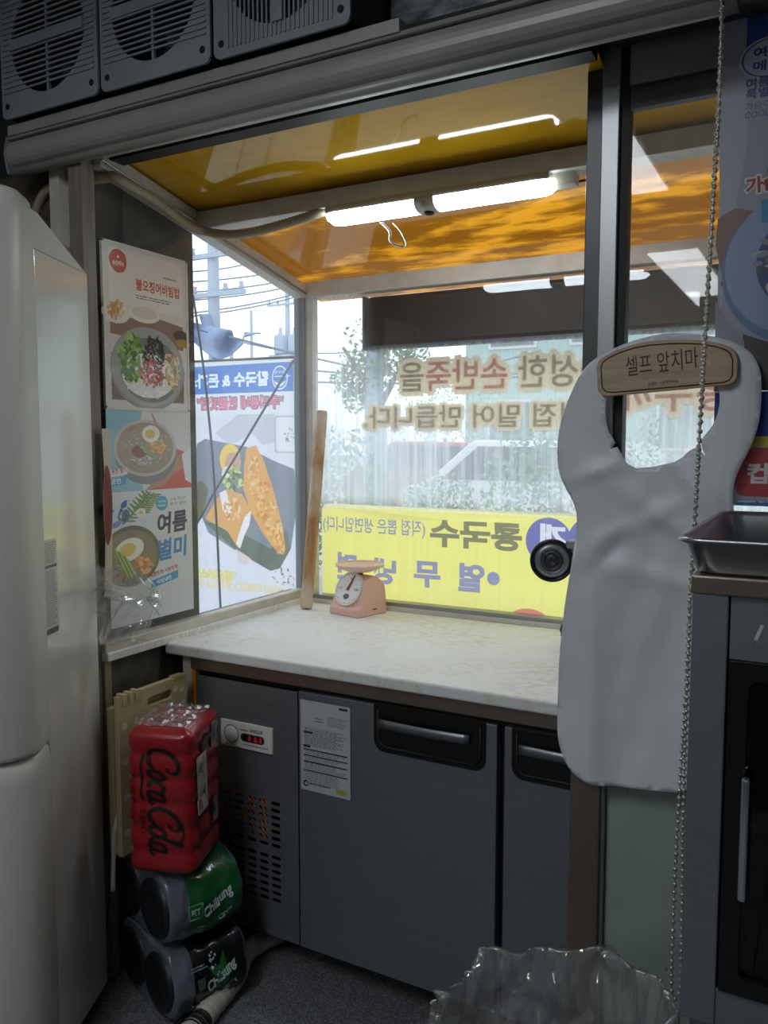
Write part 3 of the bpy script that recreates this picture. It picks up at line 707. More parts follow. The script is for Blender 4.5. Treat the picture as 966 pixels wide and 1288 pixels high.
G().tube([(fx-0.016, 2.10, 0.895), (fx, 2.10, 0.895)], 0.006, 8).build('thumb_screw', 'alu_dark', nm)
RW = 0.0505
mxw = Matrix.Translation((wc.x, 2.035, wc.z)) @ Matrix.Rotation(radians(16), 4, 'Z') @ Matrix.Rotation(pi/2, 4, 'X')
wh = G().tube([mxw @ Vector((RW*cos(2*pi*i/48), RW*sin(2*pi*i/48), 0)) for i in range(48)], 0.0052, 10, closed=True).build('handwheel_rim', 'blackgloss', nm)
G().lathe([(0.047, -0.004), (0.044, 0.002), (0.034, 0.006), (0.024, 0.004), (0.024, -0.004)], 40, mxw).build('wheel_web', 'steel', wh)
G().lathe([(0.0255, 0.0), (0.0255, 0.010), (0.021, 0.012), (0.019, 0.006), (0.013, 0.006), (0.013, 0.012), (0.009, 0.013), (0.007, 0.006), (0, 0.006)], 32, mxw).build('wheel_hub', 'alu_dark', wh)
G().tube([(wc.x+0.0, 2.045, wc.z), (wc.x+0.03, 2.12, wc.z)], 0.009, 12).build('axle', 'steel', nm)
box('bearing', 'cast', wc.x-0.005, fx+0.06, 2.10, 2.13, wc.z-0.03, wc.z+0.02, nm, bevel=0.004)

# ---- LED batten lamp
YLm = YBM+0.005
zl = 1.384+0.3015*YLm; x0, x1 = -0.630*YLm, -0.3085*YLm; zlt = zr(YBM)-0.050
lp = thing('led_batten_lamp', ((x0+x1)/2, YLm, zl), 'lit white LED batten lamp with sensor under the crossbeam', 'lamp')
def batten(xa, xb, hw, z0, z1, name, mat, par, ends=(1, 1)):
    n = 8; g = G(); secs = []
    L = [(xa, 0.55), (xa+0.012, 0.9), (xa+0.028, 1)] if ends[0] else [(xa, 1)]
    L += [(xb-0.028, 1), (xb-0.012, 0.9), (xb, 0.55)] if ends[1] else [(xb, 1)]
    m = 13; vs = []
    for x, q in L:
        for i in range(m):
            a = pi*i/(m-1); vs.append((x, YLm-hw*q*cos(a), z1-(z1-z0)*q*sin(a)**0.7))
    fs = [(i*m+j, i*m+j+1, (i+1)*m+j+1, (i+1)*m+j) for i in range(len(L)-1) for j in range(m-1)]
    g.add(vs, fs, True); g.f += [list(range(m)), [(len(L)-1)*m+j for j in range(m)][::-1]]; g.sm += [False, False]
    for i in range(len(L)-1): g.f.append([i*m, (i+1)*m, (i+1)*m+m-1, i*m+m-1]); g.sm.append(False)
    return g.build(name, mat, par)
xm = PY(540, 262, YLm).x
zs = zl+0.026
box('housing', 'lampbody', x0+0.004, x1-0.004, YLm-0.036, YLm+0.036, zs-0.002, zlt, lp, bevel=0.006)
batten(x0, xm-0.026, 0.034, zl, zs, 'diffuser', 'lamp', lp, (1, 0)); batten(xm+0.026, x1, 0.034, zl, zs, 'diffuser', 'lamp', lp, (0, 1))
sn = batten(xm-0.0255, xm+0.0255, 0.035, zl-0.001, zs, 'sensor_block', 'lampbody', lp, (0, 0))
G().lathe([(0, -0.006), (0.010, -0.005), (0.014, 0), (0.014, 0.004)], 16, Matrix.Translation((xm, YLm, zl-0.0005))).build('sensor_eye', 'black', sn)
box('end_bracket', 'lampbody', x1-0.02, x1+0.045, YLm-0.01, YLm+0.03, zlt-0.026, zlt, lp)
wa = PY(478, 284, YLm); wb = PY(498, 308, YLm-0.02)
for i, (mt, dx) in enumerate((('white', 0.0), ('black', 0.006))):
    p = spline([wa+Vector((dx, 0, 0.008)), PY(489+3*i, 292, YLm-0.01), PY(490+2*i, 304, YLm-0.02), PY(504+2*i, 312-2*i, YLm-0.02), PY(510-2*i, 307, YLm-0.015), PY(502, 290, YLm-0.01), PY(494, 284, YLm)+Vector((0, 0, 0.006))], 6)
    G().tube(p, 0.0013, 6).build('loose_wire', mt, lp)
G().tube(spline([PY(697, 236, YLm+0.05), PY(725, 229, YLm+0.05), PY(760, 222, YLm+0.05)], 5), 0.003, 6).build('black_cable', 'black', label='black cable running along the crossbeam behind the lamp', cat='cable')
# corrugated conduit
pts = spline([PY(44, 270, 1.50), PY(60, 240, 1.49)+Vector((0, -.0, 0)), PX(92, 221, -1.62)*0+Vector((-1.66, 1.487, 2.03)), Vector((-1.585, 1.505, 2.035)), PX(150, 226, -1.56), PX(195, 252, -1.56), PX(232, 280, -1.555), PX(262, 292, -1.54), PY(300, 295, YLm-0.02), PY(350, 284, YLm-0.03), PY(395, 270, YLm-0.02), PY(414, 264, YLm)], 22)
rr_ = [0.0105+0.0028*(i % 2) for i in range(len(pts))]
G().tube(pts, rr_, 12).build('corrugated_conduit', 'conduit', label='cream corrugated cable conduit sagging from the side rail to the lamp', cat='conduit')
for px, py, wh_ in ((210, 260, 'nearer the wooden upright'), (238, 279, 'beside the crossbeam end')):
    q = PX(px, py+5, XL+0.03); G().lathe([(0.004, 0), (0.008, 0.004), (0.006, 0.010), (0, 0.011)], 10, Matrix.Translation(q) @ Matrix.Rotation(pi/2, 4, 'Y')).build('cable_clip', 'black', label='small black cable clip on the side rail '+wh_, cat='clip', group='cable clips on the side rail')

# ---- roller blind cassette with ball chain
YR = 1.40
zb0 = CAMZ+0.474*YR; zb1 = CAMZ+0.4885*YR; zb2 = CAMZ+0.536*YR
xl_, xr_ = -1.305*YR, -0.128*YR
rb = thing('roller_blind', ((xl_+xr_)/2, YR, zb0), 'grey roller blind cassette across the head of the opening with ball chain', 'blind')
pf = []
for i in range(11):
    a = pi*0.5+pi*i/10; pf.append((YR+0.03+0.032*cos(a), (zb1+zb2)/2+(zb2-zb1)/2*sin(a)))
pf = [(YR+0.075, zb2+0.004), (YR+0.075, zb2+0.010), (YR+0.012, zb2+0.010), (YR+0.004, zb2-0.002)]+[p for p in pf[1:]]+[(YR+0.075, zb1)]
G().prism(pf, lambda y, z, d_: Vector((d_, y, z)), xl_, xr_).build('cassette', 'cream_grey', rb)
G().tube([(xl_+0.01, YR+0.020, (zb0+zb1)/2), (xr_, YR+0.020, (zb0+zb1)/2)], (zb1-zb0)*0.52, 16).build('bottom_rail', 'cream_grey', rb)
G().prism([(YR+0.005, zb0+.004), (YR+0.07, zb0+.004), (YR+0.075, zb2+.006), (YR+0.005, zb2+.006), (YR-.004, (zb1+zb2)/2)], lambda y, z, d_: Vector((d_, y, z)), xl_-0.004, xl_+0.002).build('end_cap', 'dark_grey', rb)
b0 = PY(460, 62, YR+0.03); b1 = PY(510, 42, YR+0.03)
box('top_strip', 'cream_grey', xl_+0.005, b1.x, YR+0.004, YR+0.07, zb2+0.006, zb2+0.030, rb)
# ball chain loop: two strands
pa_ = [PY(908, -25, YR), PY(905, 120, YR), PY(897, 260, YR), PY(889, 400, YR), PY(881, 540, YR), PY(875, 645, YR), PY(869, 760, YR), PY(864, 880, YR), PY(860, 1000, YR), PY(858, 1120, YR), PY(857, 1215, YR), PY(855, 1245, YR), PY(850, 1256, YR-.002), PY(845, 1245, YR), PY(846, 1180, YR), PY(851, 1060, YR+.004), PY(857, 960, YR+.006), PY(863, 860, YR+.009), PY(868, 740, YR+.010), PY(876, 610, YR+.010), PY(883, 480, YR+.010), PY(891, 340, YR+.010), PY(899, 200, YR+.010), PY(907, 60, YR+.010), PY(912, -25, YR+.010)]
path = spline(pa_, 40); g = G(); acc = 0; last = path[0]
cube = [(0, 0, 1), (0, 0, -1)]
def bead(g, c, r):
    prof = [(0, -r), (r*.72, -r*.7), (r, 0), (r*.72, r*.7), (0, r)]; g.lathe(prof, 7, Matrix.Translation(c))
for p in path:
    if (p-last).length >= 0.0118 or p is path[0]: bead(g, p, 0.0040); last = p
M['chain'] = pmat('nickel_ball_chain', '#aeaaa0', .3, .6)
g.tube(path[::4], 0.0013, 5); g.build('ball_chain', 'chain', rb)
box('chain_bracket', 'alu_dark', xr_, xr_+0.022, YR-0.002, YR+0.06, zb1-0.008, zb2+0.01, rb)

# ---- ventilation fans in the header
def fan(x0, x1, zb, vert, label):
    W = x1-x0; y = 1.385; H = W; cx = (x0+x1)/2; cz = zb+H*0.5; R = W*0.375
    f = thing('ventilation_fan', (cx, y+0.06, zb), label, 'fan', 'ventilation fans above the roller blind')
    cv = Canvas(W, H); cv.rrect(0.002, 0.002, W-0.002, H, 0.016, '#808080'); cv.ell(W/2, H/2, R, R, None, n=48)
    cv.build('face_plate', lambda a, b: Vector((x0+a, y, zb+b)), 'dark_grey', f, solid=0.006)
    # housing box behind (open at the front)
    g = G(); g.box(x0+0.003, x0+0.008, y, y+0.14, zb+0.012, zb+H); g.box(x1-0.008, x1-0.003, y, y+0.14, zb+0.012, zb+H); g.box(x0+0.003, x1-0.003, y, y+0.14, zb+0.010, zb+0.014); g.box(x0+.003, x1-.003, y+0.14, y+0.145, zb+0.010, zb+H)
    g.build('housing', 'fan_dark', f)
    ns = 22 if not vert else 24; lo, hi = (zb+0.055, zb+H) if not vert else (x0+0.035, x1-0.035)
    st = (hi-lo)/ns
    for i in range(ns):
        c = lo+(i+.5)*st
        if not vert: box('slat', 'dark_grey', x0+0.012, x1-0.012, y-0.006, y-0.002, c-st*.17, c+st*.17, f)
        else: box('slat', 'dark_grey', c-st*.18, c+st*.18, y-0.006, y-0.002, zb+0.018, zb+H-0.01, f)
    if not vert: 
        box('cross_band', 'dark_grey', cx-R, cx+R, y-0.009, y-0.003, cz-0.012, cz+0.012, f); box('mid_rib', 'dark_grey', cx-0.003, cx+0.003, y-0.004, y+0.004, cz-R, cz+R, f)
    else: box('cross_band', 'dark_grey', cx-0.012, cx+0.012, y-0.009, y-0.003, cz-R, cz+R, f)
    for sx in (x0+0.022, x1-0.022): G().lathe([(0.007, 0), (0.007, 0.003), (0.004, 0.004), (0, 0.002)], 12, Matrix.Translation((sx, y-0.002, zb+0.030)) @ Matrix.Rotation(pi/2, 4, 'X')).build('screw', 'black', f)
    hb = G().lathe([(0, 0.0), (0.03, 0.004), (0.036, 0.03), (0, 0.03)], 20, Matrix.Translation((cx, y+0.03, cz)) @ Matrix.Rotation(-pi/2, 4, 'X')).build('fan_hub', 'fan_dark', f)
    for k_ in range(4):
        def bl(u, v):
            a = k_*pi/2+0.3+(v-.5)*1.0; r = 0.03+(R*0.93-0.03)*u; return Vector((cx+r*cos(a), y+0.045+0.03*(v-.5), cz+r*sin(a)))
        G().grid(4, 4, bl).build('fan_blade', 'fan_dark', f, solid=0.002)
zf = CAMZ+0.5455*1.385+0.0
zf = max(zf, zb2+0.032)
fan(-1.308*1.385, -1.070*1.385, zf, False, 'grey wall fan with horizontal slats at the outer end of the row')
fan(-1.066*1.385, -0.836*1.385, zf, False, 'grey wall fan with horizontal slats between the two other fans')
fan(-0.832*1.385, -0.594*1.385, zf, True, 'grey wall fan with vertical slats at the end of the row')
# scuffed metal flashing above the blind to the right of the fans
k = N('scuffed_flashing'); f_ = k.noise(6, 6, (1, 1, 3), .7); k.l(k.ramp(f_, [(0.4, C('#4a4d52')), (0.62, C('#a9adb2'))]), k.b.inputs['Base Color']); k.b.inputs['Metallic'].default_value = .6; k.b.inputs['Roughness'].default_value = .35; M['flash'] = k.m
box('metal_flashing', 'flash', -0.82, 0.6, 1.535, 1.558, 2.15, 2.32, label='scuffed metal flashing strip above the roller blind beside the fans', cat='flashing')
for i, (zz, ln) in enumerate(((2.345, .9), (2.375, 1.1))):
    G().tube([(-0.83, 1.545, zz), (-0.83+ln, 1.545, zz)], 0.009, 8).build('wall_cable', 'black', label=('black wall cable just above the metal flashing', 'black wall cable running above the other cable over the flashing')[i], cat='cable', group='cables above the flashing')

# ---- tall white refrigerator on the left
FD = Vector((-0.42, 0.9075, 0)).normalized(); FU = -FD; FN = Vector((FD.y, -FD.x, 0))
FO = Vector((-1.1105*1.40, 1.40, 0))-FN*0.0
def fm(u, n, z): return FO+FU*u+FN*n+Vector((0, 0, z))
wf = thing('white_refrigerator', fm(0.2, -0.3, 0), 'tall glossy white refrigerator with rounded doors beside the wooden upright', 'refrigerator')
UB = 0.262; ZB = 1.782
def fbox(name, mat, u0, u1, n0, n1, z0, z1, par=None, **kw):
    g = G(); vs = [fm(u, n, z) for z in (z0, z1) for n in (n0, n1) for u in (u0, u1)]
    g.add(vs, [(0, 2, 3, 1), (4, 5, 7, 6), (0, 1, 5, 4), (2, 6, 7, 3), (0, 4, 6, 2), (1, 3, 7, 5)]); return g.build(name, mat, par or wf, **kw)
fbox('cabinet', 'white_fridge', 0.0, UB, -0.62, 0.0, 0.03, ZB, bevel=0.004)
fbox('plinth', 'blackgloss', 0.02, UB, -0.60, -0.02, 0.0, 0.03)
# sloping hinge cover on top
g = G(); pr = [(0.0, ZB), (UB+0.03, ZB), (UB+0.03, ZB+0.078), (UB-0.03, ZB+0.076)]
n = len(pr); vs = [fm(u, -0.002, z) for u, z in pr]+[fm(u, -0.60, z) for u, z in pr]
g.add(vs, [list(range(n)), list(range(n, 2*n))[::-1]]+[(i, i+n, (i+1) % n+n, (i+1) % n) for i in range(n)]).build('hinge_cover', 'white_door', wf, bevel=0.003)
def fdoor(z0, z1, name):
    # thick door with a generously rounded outer corner, plan outline lofted in z
    pl_ = [(UB+0.006, -0.62), (UB+0.006, 0.004)]
    for i in range(9):
        a = i/8*pi/2; pl_.append((UB+0.075+0.085*sin(a), -0.085+0.100*cos(a)))
    pl_ += [(UB+0.165, -0.2), (UB+0.165, -0.62)]
    m = len(pl_); rows = [(z0, .965), (z0+.004, .99), (z0+0.012, 1), (z1-0.05, 1), (z1-0.025, .985), (z1-.008, .95), (z1, .90)]
    vs = []
    for z, q in rows:
        for u, nn in pl_: vs.append(fm(UB+(u-UB)*q if u > UB+.02 else u, nn-(1-q)*0.10 if nn > -.5 else nn, z))
    fs = [(i*m+j, i*m+(j+1) % m, (i+1)*m+(j+1) % m, (i+1)*m+j) for i in range(len(rows)-1) for j in range(m)]
    g = G().add(vs, fs, True); g.f += [list(range(m))[::-1], [(len(rows)-1)*m+j for j in range(m)]]; g.sm += [False, False]
    return g.build(name, 'white_door', wf)
zsp = CAMZ+ray(58, 930).z/ray(58, 930).y*(1.40-0.9075*UB)
fdoor(0.05, zsp-0.0025, 'lower_door'); fdoor(zsp+0.0025, ZB+0.092, 'upper_door')
# energy label on the cabinet side
def fpx(px, py):
    v = ray(px, py); c_ = Vector((0, 0, CAMZ)); t = (FO-c_).dot(FN)/v.dot(FN); return c_+v*t
q0, q1, q2 = fpx(54, 681), fpx(70, 676), fpx(57, 803)
ul = [(q-FO).dot(FU) for q in (q0, q1)]; zl0 = q2.z; zl1 = q0.z
w_, h_ = abs(ul[0]-ul[1]), zl1-zl0
cv = Canvas(w_, h_, '#c8c7c4')
cv.fine(w_*.06, h_*.76, w_*.95, h_*.98, 10, '#77777a', 1); cv.rect(w_*.03, h_*.71, w_*.97, h_*.74, '#5a5a5e'); cv.fine(w_*.06, h_*.10, w_*.95, h_*.69, 26, '#808084', 2)
cv.rect(w_*.03, h_*.02, w_*.97, h_*.075, '#4a4a4e')
cv.build('energy_label', lambda x, y: fm(max(ul)-x, 0.0012, zl0+y), 'print', wf)

# ---- posters on the inside of the side glass
def rectX(tl, tr, br, bl, X):
    a, b, c, d = (PX(*q, X) for q in (tl, tr, br, bl)); return (a.y+d.y)/2, (b.y+c.y)/2, (c.z+d.z)/2, (a.z+b.z)/2
def bowl(cv, cx, cy, rx, ry, rim, inner, rot=0, k=.9):
    cv.ell(cx, cy, rx, ry, rim, rot, 44); cv.ell(cx, cy+ry*.03, rx*k, ry*k, inner, rot, 44)
y0, y1, z0, z1 = rectX((130, 300), (232.5, 333), (236, 517.7), (134.5, 508.8), XL+0.004)
w_, h_ = y1-y0, z1-z0
cv = Canvas(1, h_/w_, '#c9c5c0'); H = h_/w_
cv.rect(.05, .06, .95, H-.03, '#d6cfc9')
cv.rect(.05, .06, .95, H*.63, '#cfc6be')                         # table scene
cv.poly([(.05, H*.45), (.95, H*.40), (.95, H*.56), (.5, H*.60), (.05, H*.52)], '#8d7466')
cv.poly([(.05, .06), (.95, .06), (.95, H*.3), (.05, H*.3)], '#7a6456')
cv.poly([(.05, H*.25), (.5, .06), (.62, .06), (.05, H*.30)], '#b6aaa0')
for i in range(5): cv.line([(.05, .1+.09*i), (.40-.05*i, .06+.03*i)], .006, '#5f4b40')
cv.ell(.12, H*.58, .16, .09, '#d9d2c8'); cv.scatter(.12, H*.60, .09, .07, 26, .030, ['#c9a06a', '#b88752', '#dcb988'], 3)
cv.ell(.46, H*.60, .19, .075, '#dad4ca'); cv.ell(.46, H*.61, .16, .055, '#cbbfae'); cv.ell(.92, H*.50, .10, .05, '#5a4c46'); cv.ell(.95, H*.45, .10, .04, '#a98349')
cv.ell(.50, H*.25, .46, .37, '#8a8a8a', 0, 48)
cv.ell(.50, H*.265, .45, .355, '#9d9c9a', 0, 48); cv.ell(.52, H*.245, .37, .29, '#77787a', 0, 44)
cv.ell(.50, H*.21, .33, .20, '#d9d8d4', 0, 40); cv.scatter(.50, H*.19, .32, .17, 160, .016, ['#e8e6e2', '#cfcdc9', '#f0efec'], 4, .5)
cv.scatter(.31, H*.31, .16, .20, 90, .045, ['#6f9146', '#86a85a', '#55762f', '#9dbb72', '#48662c'], 5)
cv.scatter(.57, H*.355, .13, .16, 90, .040, ['#2b2622', '#3a342e', '#4b453e', '#1e1a18'], 6, .25)
cv.scatter(.80, H*.27, .10, .19, 70, .038, ['#cdb98f', '#b8a074', '#dccca6', '#9d8458'], 7, .35)
cv.scatter(.54, H*.225, .15, .12, 110, .024, ['#a3524a', '#8b3f3b', '#c07a6c', '#b05f58', '#d8a89a'], 8)
cv.ell(.16, H*.90, .10, .10, '#b94a35', 0, 30, .02); cv.text('추천메뉴', .16, H*.885, w=.13, h=.045, col='#e8ddd4', off=0.02, center=True, rot=.1); cv.ell(.16, H*.925, .012, .012, '#e8ddd4')
cv.text('불오징어비빔밥', .36, H*.745, w=.56, h=.105, col='#b3513d', off=0.03)
cv.fine(.36, H*.69, .86, H*.72, 2, '#6b5f58', 9, .45); cv.fine(.70, H*.855, .90, H*.87, 1, '#7b857a', 10, .8)
hg = thing('menu_poster', (XL, (y0+y1)/2, z0), 'white menu poster with grey rice bowl and red lettering on the side glass', 'poster')
cv.build('sheet', lambda x, y: Vector((XL+0.004, y0+x*w_, z0+y*w_)), 'print_gloss', hg, solid=0.002)
# clear edge strips of that poster's holder
y0a, y1a, z0a, z1a = y0, y1, z0, z1
for bx_ in ((y0a-.006, y0a, z0a-.004, z1a+.004), (y1a, y1a+.008, z0a-.004, z1a+.004), (y0a-.006, y1a+.008, z1a, z1a+.005), (y0a-.006, y1a+.008, z0a-.008, z0a)):
    box('holder_strip', 'alu_white', XL-0.002, XL+0.006, bx_[0], bx_[1], bx_[2], bx_[3], hg)

# summer menu poster (two printed halves on one sheet)
y0, y1, z0, z1 = rectX((133, 513), (241, 521), (235, 768), (140, 791), XL+0.004)
y1 = PX(239, 600, XL).y
w_, h_ = y1-y0, z1-z0; H = 2.5
cv = Canvas(1, H, '#d3d6dc')
m = H*.625
cv.rect(0, m, 1, H, '#cfcdd0'); cv.poly([(0, m), (.40, m), (.28, H*.8), (.38, H*.95), (.40, H), (0, H)], '#86b5c4')
cv.poly([(.45, m), (1, m), (1, H*.79), (.70, H*.84), (.6, H*.76)], '#c5533a')
cv.poly([(.42, m), (.62, m+.03), (.80, m+.20), (.98, m+.27), (1, m+.12), (1, m+.44), (.80, m+.40), (.66, m+.25), (.52, m+.10)], '#b98468')
cv.poly([(.92, m+.10), (1, m+.05), (1, m+.50), (.88, m+.42)], '#dfe0e4')
cv.ell(.45, m+.44, .37, .37, '#7f7c7c', 0, 44); cv.ell(.44, m+.50, .37, .335, '#bdb6ae', 0, 44); cv.ell(.44, m+.50, .335, .30, '#a08c76', 0, 44)
cv.scatter(.44, m+.50, .30, .26, 90, .016, ['#b7a48e', '#937d66', '#c4b39e'], 12)
cv.scatter(.40, m+.38, .12, .07, 60, .03, ['#b9b6b4', '#d0cdca', '#99918d'], 13, .2)
cv.ell(.36, m+.46, .09, .075, '#843a30', 0, 18, .04); cv.scatter(.57, m+.52, .09, .09, 34, .035, ['#d9a23e', '#e2b554', '#c28a2e'], 14, .3)
for i in range(11): cv.line([(.30+.015*i, m+.60-.018*i), (.52+.012*i, m+.43-.012*i)], .016, ['#5f7f3e', '#88a35c', '#a9bd7c'][i % 3])
cv.ell(.50, m+.67, .105, .10, '#e4e2de', .3); cv.ell(.49, m+.665, .06, .055, '#d9b94f', .3)
cv.poly([(.5, m+.92), (.56, m+.76), (.58, m+.78), (.53, m+.90)], '#b58a86')
cv.poly([(.0, m+.17), (.22, m+.20), (.22, m+.28), (0, m+.25)], '#dfdcdc'); cv.text('시원한 별미', .01, m+.20, w=.20, h=.06, col='#b3402f', off=0.02, rot=.1); cv.poly([(0, m+.06), (.20, m+.09), (.20, m+.18), (0, m+.15)], '#4a94c4'); cv.text('냉면', .03, m+.085, h=.065, col='#dfe6ee', off=0.02, rot=.1)
# lower half
cv.rect(0, 0, 1, m, '#d3d6de')
for i in range(1, 8): cv.line([(i/7.5, 0), (i/7.5, m)], .003, '#c2c6d0')
cv.scatter(.10, m-.22, .14, .16, 16, .07, ['#3f63a0', '#6e92c4', '#2d4a86', '#c9d3e2'], 15, .4)
for s_, (ax, ay, bx2, by2) in enumerate(((.15, m-.38, .48, m-.02), (.34, m-.28, .52, m-.03))):
    cv.line([(ax, ay), (bx2, by2)], .012, '#5f7548')
    for i in range(9):
        t = .12+i/10; px_, py_ = ax+(bx2-ax)*t, ay+(by2-ay)*t
        cv.ell(px_-.05, py_+.01, .06, .013, '#6b8450', 2.3, 10); cv.ell(px_+.05, py_-.01, .06, .013, '#7d955e', -.1, 10)
cv.ell(.36, m-.26, .06, .055, '#e2e2de', 0, 16, .08); cv.ell(.36, m-.26, .022, .02, '#d9b94f')
cv.ell(.24, m-.76, .34, .36, '#6d6760', 0, 44); cv.ell(.24, m-.77, .30, .32, '#857d74', 0, 44)
cv.scatter(.20, m-.95, .22, .12, 60, .03, ['#9a938c', '#b9b2ab', '#6b645e'], 16, .2); cv.scatter(.12, m-.98, .1, .06, 20, .035, ['#7a2f24', '#8f4433'], 17)
cv.ell(.22, m-.68, .17, .13, '#e6e4e0', .35); cv.ell(.20, m-.68, .095, .075, '#d9c176', .35)
cv.scatter(.37, m-.88, .10, .10, 26, .05, ['#c9784e', '#d9956c', '#e2b090'], 18, .6)
for i in range(9): cv.line([(.03+.02*i, m-.62-.02*i), (.17+.018*i, m-.98-.01*i)], .018, ['#5c7d46', '#84a566', '#a7c089'][i % 3])
cv.ell(.615, m-.17, .075, .09, '#4a9cc4'); cv.text('이번 한정', .615, m-.15, w=.10, h=.028, col='#e0e8ee', center=True, off=.02); cv.text('여름메뉴', .615, m-.20, w=.10, h=.028, col='#e0e8ee', center=True, off=.02)
cv.text('오늘 점심은', .72, m-.15, w=.20, h=.04, col='#8a4a56', rot=.03); cv.text('별미 냉면', .72, m-.21, w=.20, h=.04, col='#444a78', rot=.03)
cv.text('여름', .56, m-.56, w=.38, h=.27, col='#3a2f63', off=.035, shear=.15, rot=.06); cv.text('별미', .56, m-.88, w=.38, h=.27, col='#3d86c4', off=.035, shear=.15, rot=.06)
cv.text('새콤하게! 시원하게!', .45, m-1.06, w=.36, h=.06, col='#b0392b', off=.03, rot=.16); cv.poly([(.46, m-1.19), (.80, m-1.12), (.80, m-1.02), (.46, m-1.10)], '#4a9cd0'); cv.text('비빔냉면', .54, m-1.155, w=.18, h=.055, col='#e6edf2', off=.03, rot=.18)
for i in range(8): cv.line([(.40, m-1.30), (.52+.03*(i % 3), m-1.18-.05*i)], .012, '#6b8a63')
cv.build('summer_poster', lambda x, y: Vector((XL+0.004, y0+x*w_, z0+y*h_/2.5)), 'print_gloss', label='pale blue summer noodle poster with purple lettering below the rice bowl poster', cat='poster', solid=0.0012)
# curled sheet edge in front of it
cv = Canvas(.05, .42, '#c9bda8'); cv.ell(-.012+.03, .23, .03, .10, '#7c2c2c', n=24)
yq = PX(136, 640, XL+.006).y; zq = PX(134, 740, XL+.006).z
cv.build('curled_flyer', lambda x, y: Vector((XL+0.008+.012*sin(y*6), yq-.022+x*.5, zq-.02+y)), 'print', label='narrow curled flyer with dark red print beside the summer noodle poster', cat='paper')

# ---- lettering stuck on the outside of the back glass (reads mirrored from inside)
YLt = YB+0.006
def lettering(s, pxl, pxr, ybase, ytop, cols, name, label, xstart=None):
    # pxl/pxr: picture columns of the visible ends; the text runs towards -X as read from outside
    a, b = PY(pxl, ybase, YLt), PY(pxr, ybase, YLt); zt_ = PY((pxl+pxr)/2, ytop, YLt).z; zb_ = PY((pxl+pxr)/2, ybase, YLt).z
    W = b.x-a.x; Hh = zt_-zb_
    cv = Canvas(W, Hh); 
    v, f, gw, gh = glyphs(s, 0.015); sx, sy = W/gw, Hh/gh
    for rad, col in ((.15, '#f0dcb8'), (.07, '#f0dcb8')):      # beige backing as a dilation of the letters
        n_ = 8 if rad > .1 else 4
        for i in range(n_):
            dx_, dy_ = rad*cos(2*pi*i/n_+.3), rad*sin(2*pi*i/n_+.3); cv.tri([((x+dx_)*sx, (y+dy_)*sy) for x, y in v], f, C(col))
    for x0_, x1_, col in cols:
        keep = [t for t in f if x0_ <= sum(v[i][0] for i in t)/3/gw < x1_]; cv.tri([(x*sx, y*sy) for x, y in v], keep, C(col))
    # letter backing first, then letters
    return cv.build(name, lambda x, y: Vector((b.x-x, YLt, zb_+y)), 'letter', label=label, cat='lettering')
GR, RD = '#85745f', '#b0645a'
lettering('숙성한 손반죽을', 503, 768, 489, 449, [(0, .41, GR), (.41, .885, RD), (.885, 1.01, GR)], 'window_lettering', 'mirrored sticker letters 숙성한 손반죽을 under the dark awning box')
lettering('직접 밀어 만듭니다.', 459, 735, 538, 509, [(0, 1.01, GR)], 'window_lettering', 'mirrored brown sticker letters 직접 밀어 만듭니다 on the back glass')
lettering('홍두깨', 776, 925, 518, 466, [(0, 1.01, '#b06a64')], 'window_lettering', 'large mirrored red sticker letters 홍두깨 seen through the apron neck hole')

# ---- yellow menu banner outside the back glass
YYb = YB+0.02
a = PY(404, 633, YYb); zb_ = 0.80; zt_ = a.z; XR = -0.05
W, Hh = XR-a.x, zt_-zb_
cv = Canvas(W, Hh); cv.rrect(0, 0, W, Hh, 0.03, '#efe8c0'); cv.rrect(0.004, .004, W-.004, Hh-.008, 0.03, '#fbf08c')
def bx(px): return XR-PY(px, 690, YYb).x
def bt(s, pl, pr, yb, yt, col, off=.03):
    px = (pl+pr)/2; x0_ = XR-PY(pr, yb, YYb).x; x1_ = XR-PY(pl, yb, YYb).x; zb2_ = PY(px, yb, YYb).z; zt2_ = PY(px, yt, YYb).z
    cv.text(s, x0_, zb2_-zb_, w=x1_-x0_, h=zt2_-zb2_, col=col, off=off)
GY, PU = '#8f8a6c', '#9a99b8'
bt('콩국수', 541, 656, 691, 656, GY, .04); bt('(직접 뽑은 생면입니다)', 406, 535, 674, 652, PU, .012)
bt('열', 576, 609, 745, 709, PU, .04); bt('무', 521, 554, 739, 706, PU, .04); bt('냉', 471, 499, 735, 702, PU, .04); bt('면', 424, 449, 729, 695, PU, .04)
def circ(px, py, r, col):
    p = PY(px, py, YYb); cv.ell(XR-p.x, p.z-zb_, r, r, col, n=36)
circ(620, 728, .021, PU); circ(690, 681, .072, '#7d7ab4'); circ(745, 681, .072, '#7d7ab4')
bt('개', 679, 713, 690, 659, '#e8e8ea', .05)
p = PY(665, 788, YYb); cv.ell(XR-p.x, max(p.z-zb_, .02), .075, .055, '#e58a7c', n=36)
cv.build('menu_banner', lambda x, y: Vector((XR-x, YYb+.004*sin(x*9), zb_+y)), 'print_back', label='mirrored yellow noodle menu banner along the bottom of the back window', cat='banner')

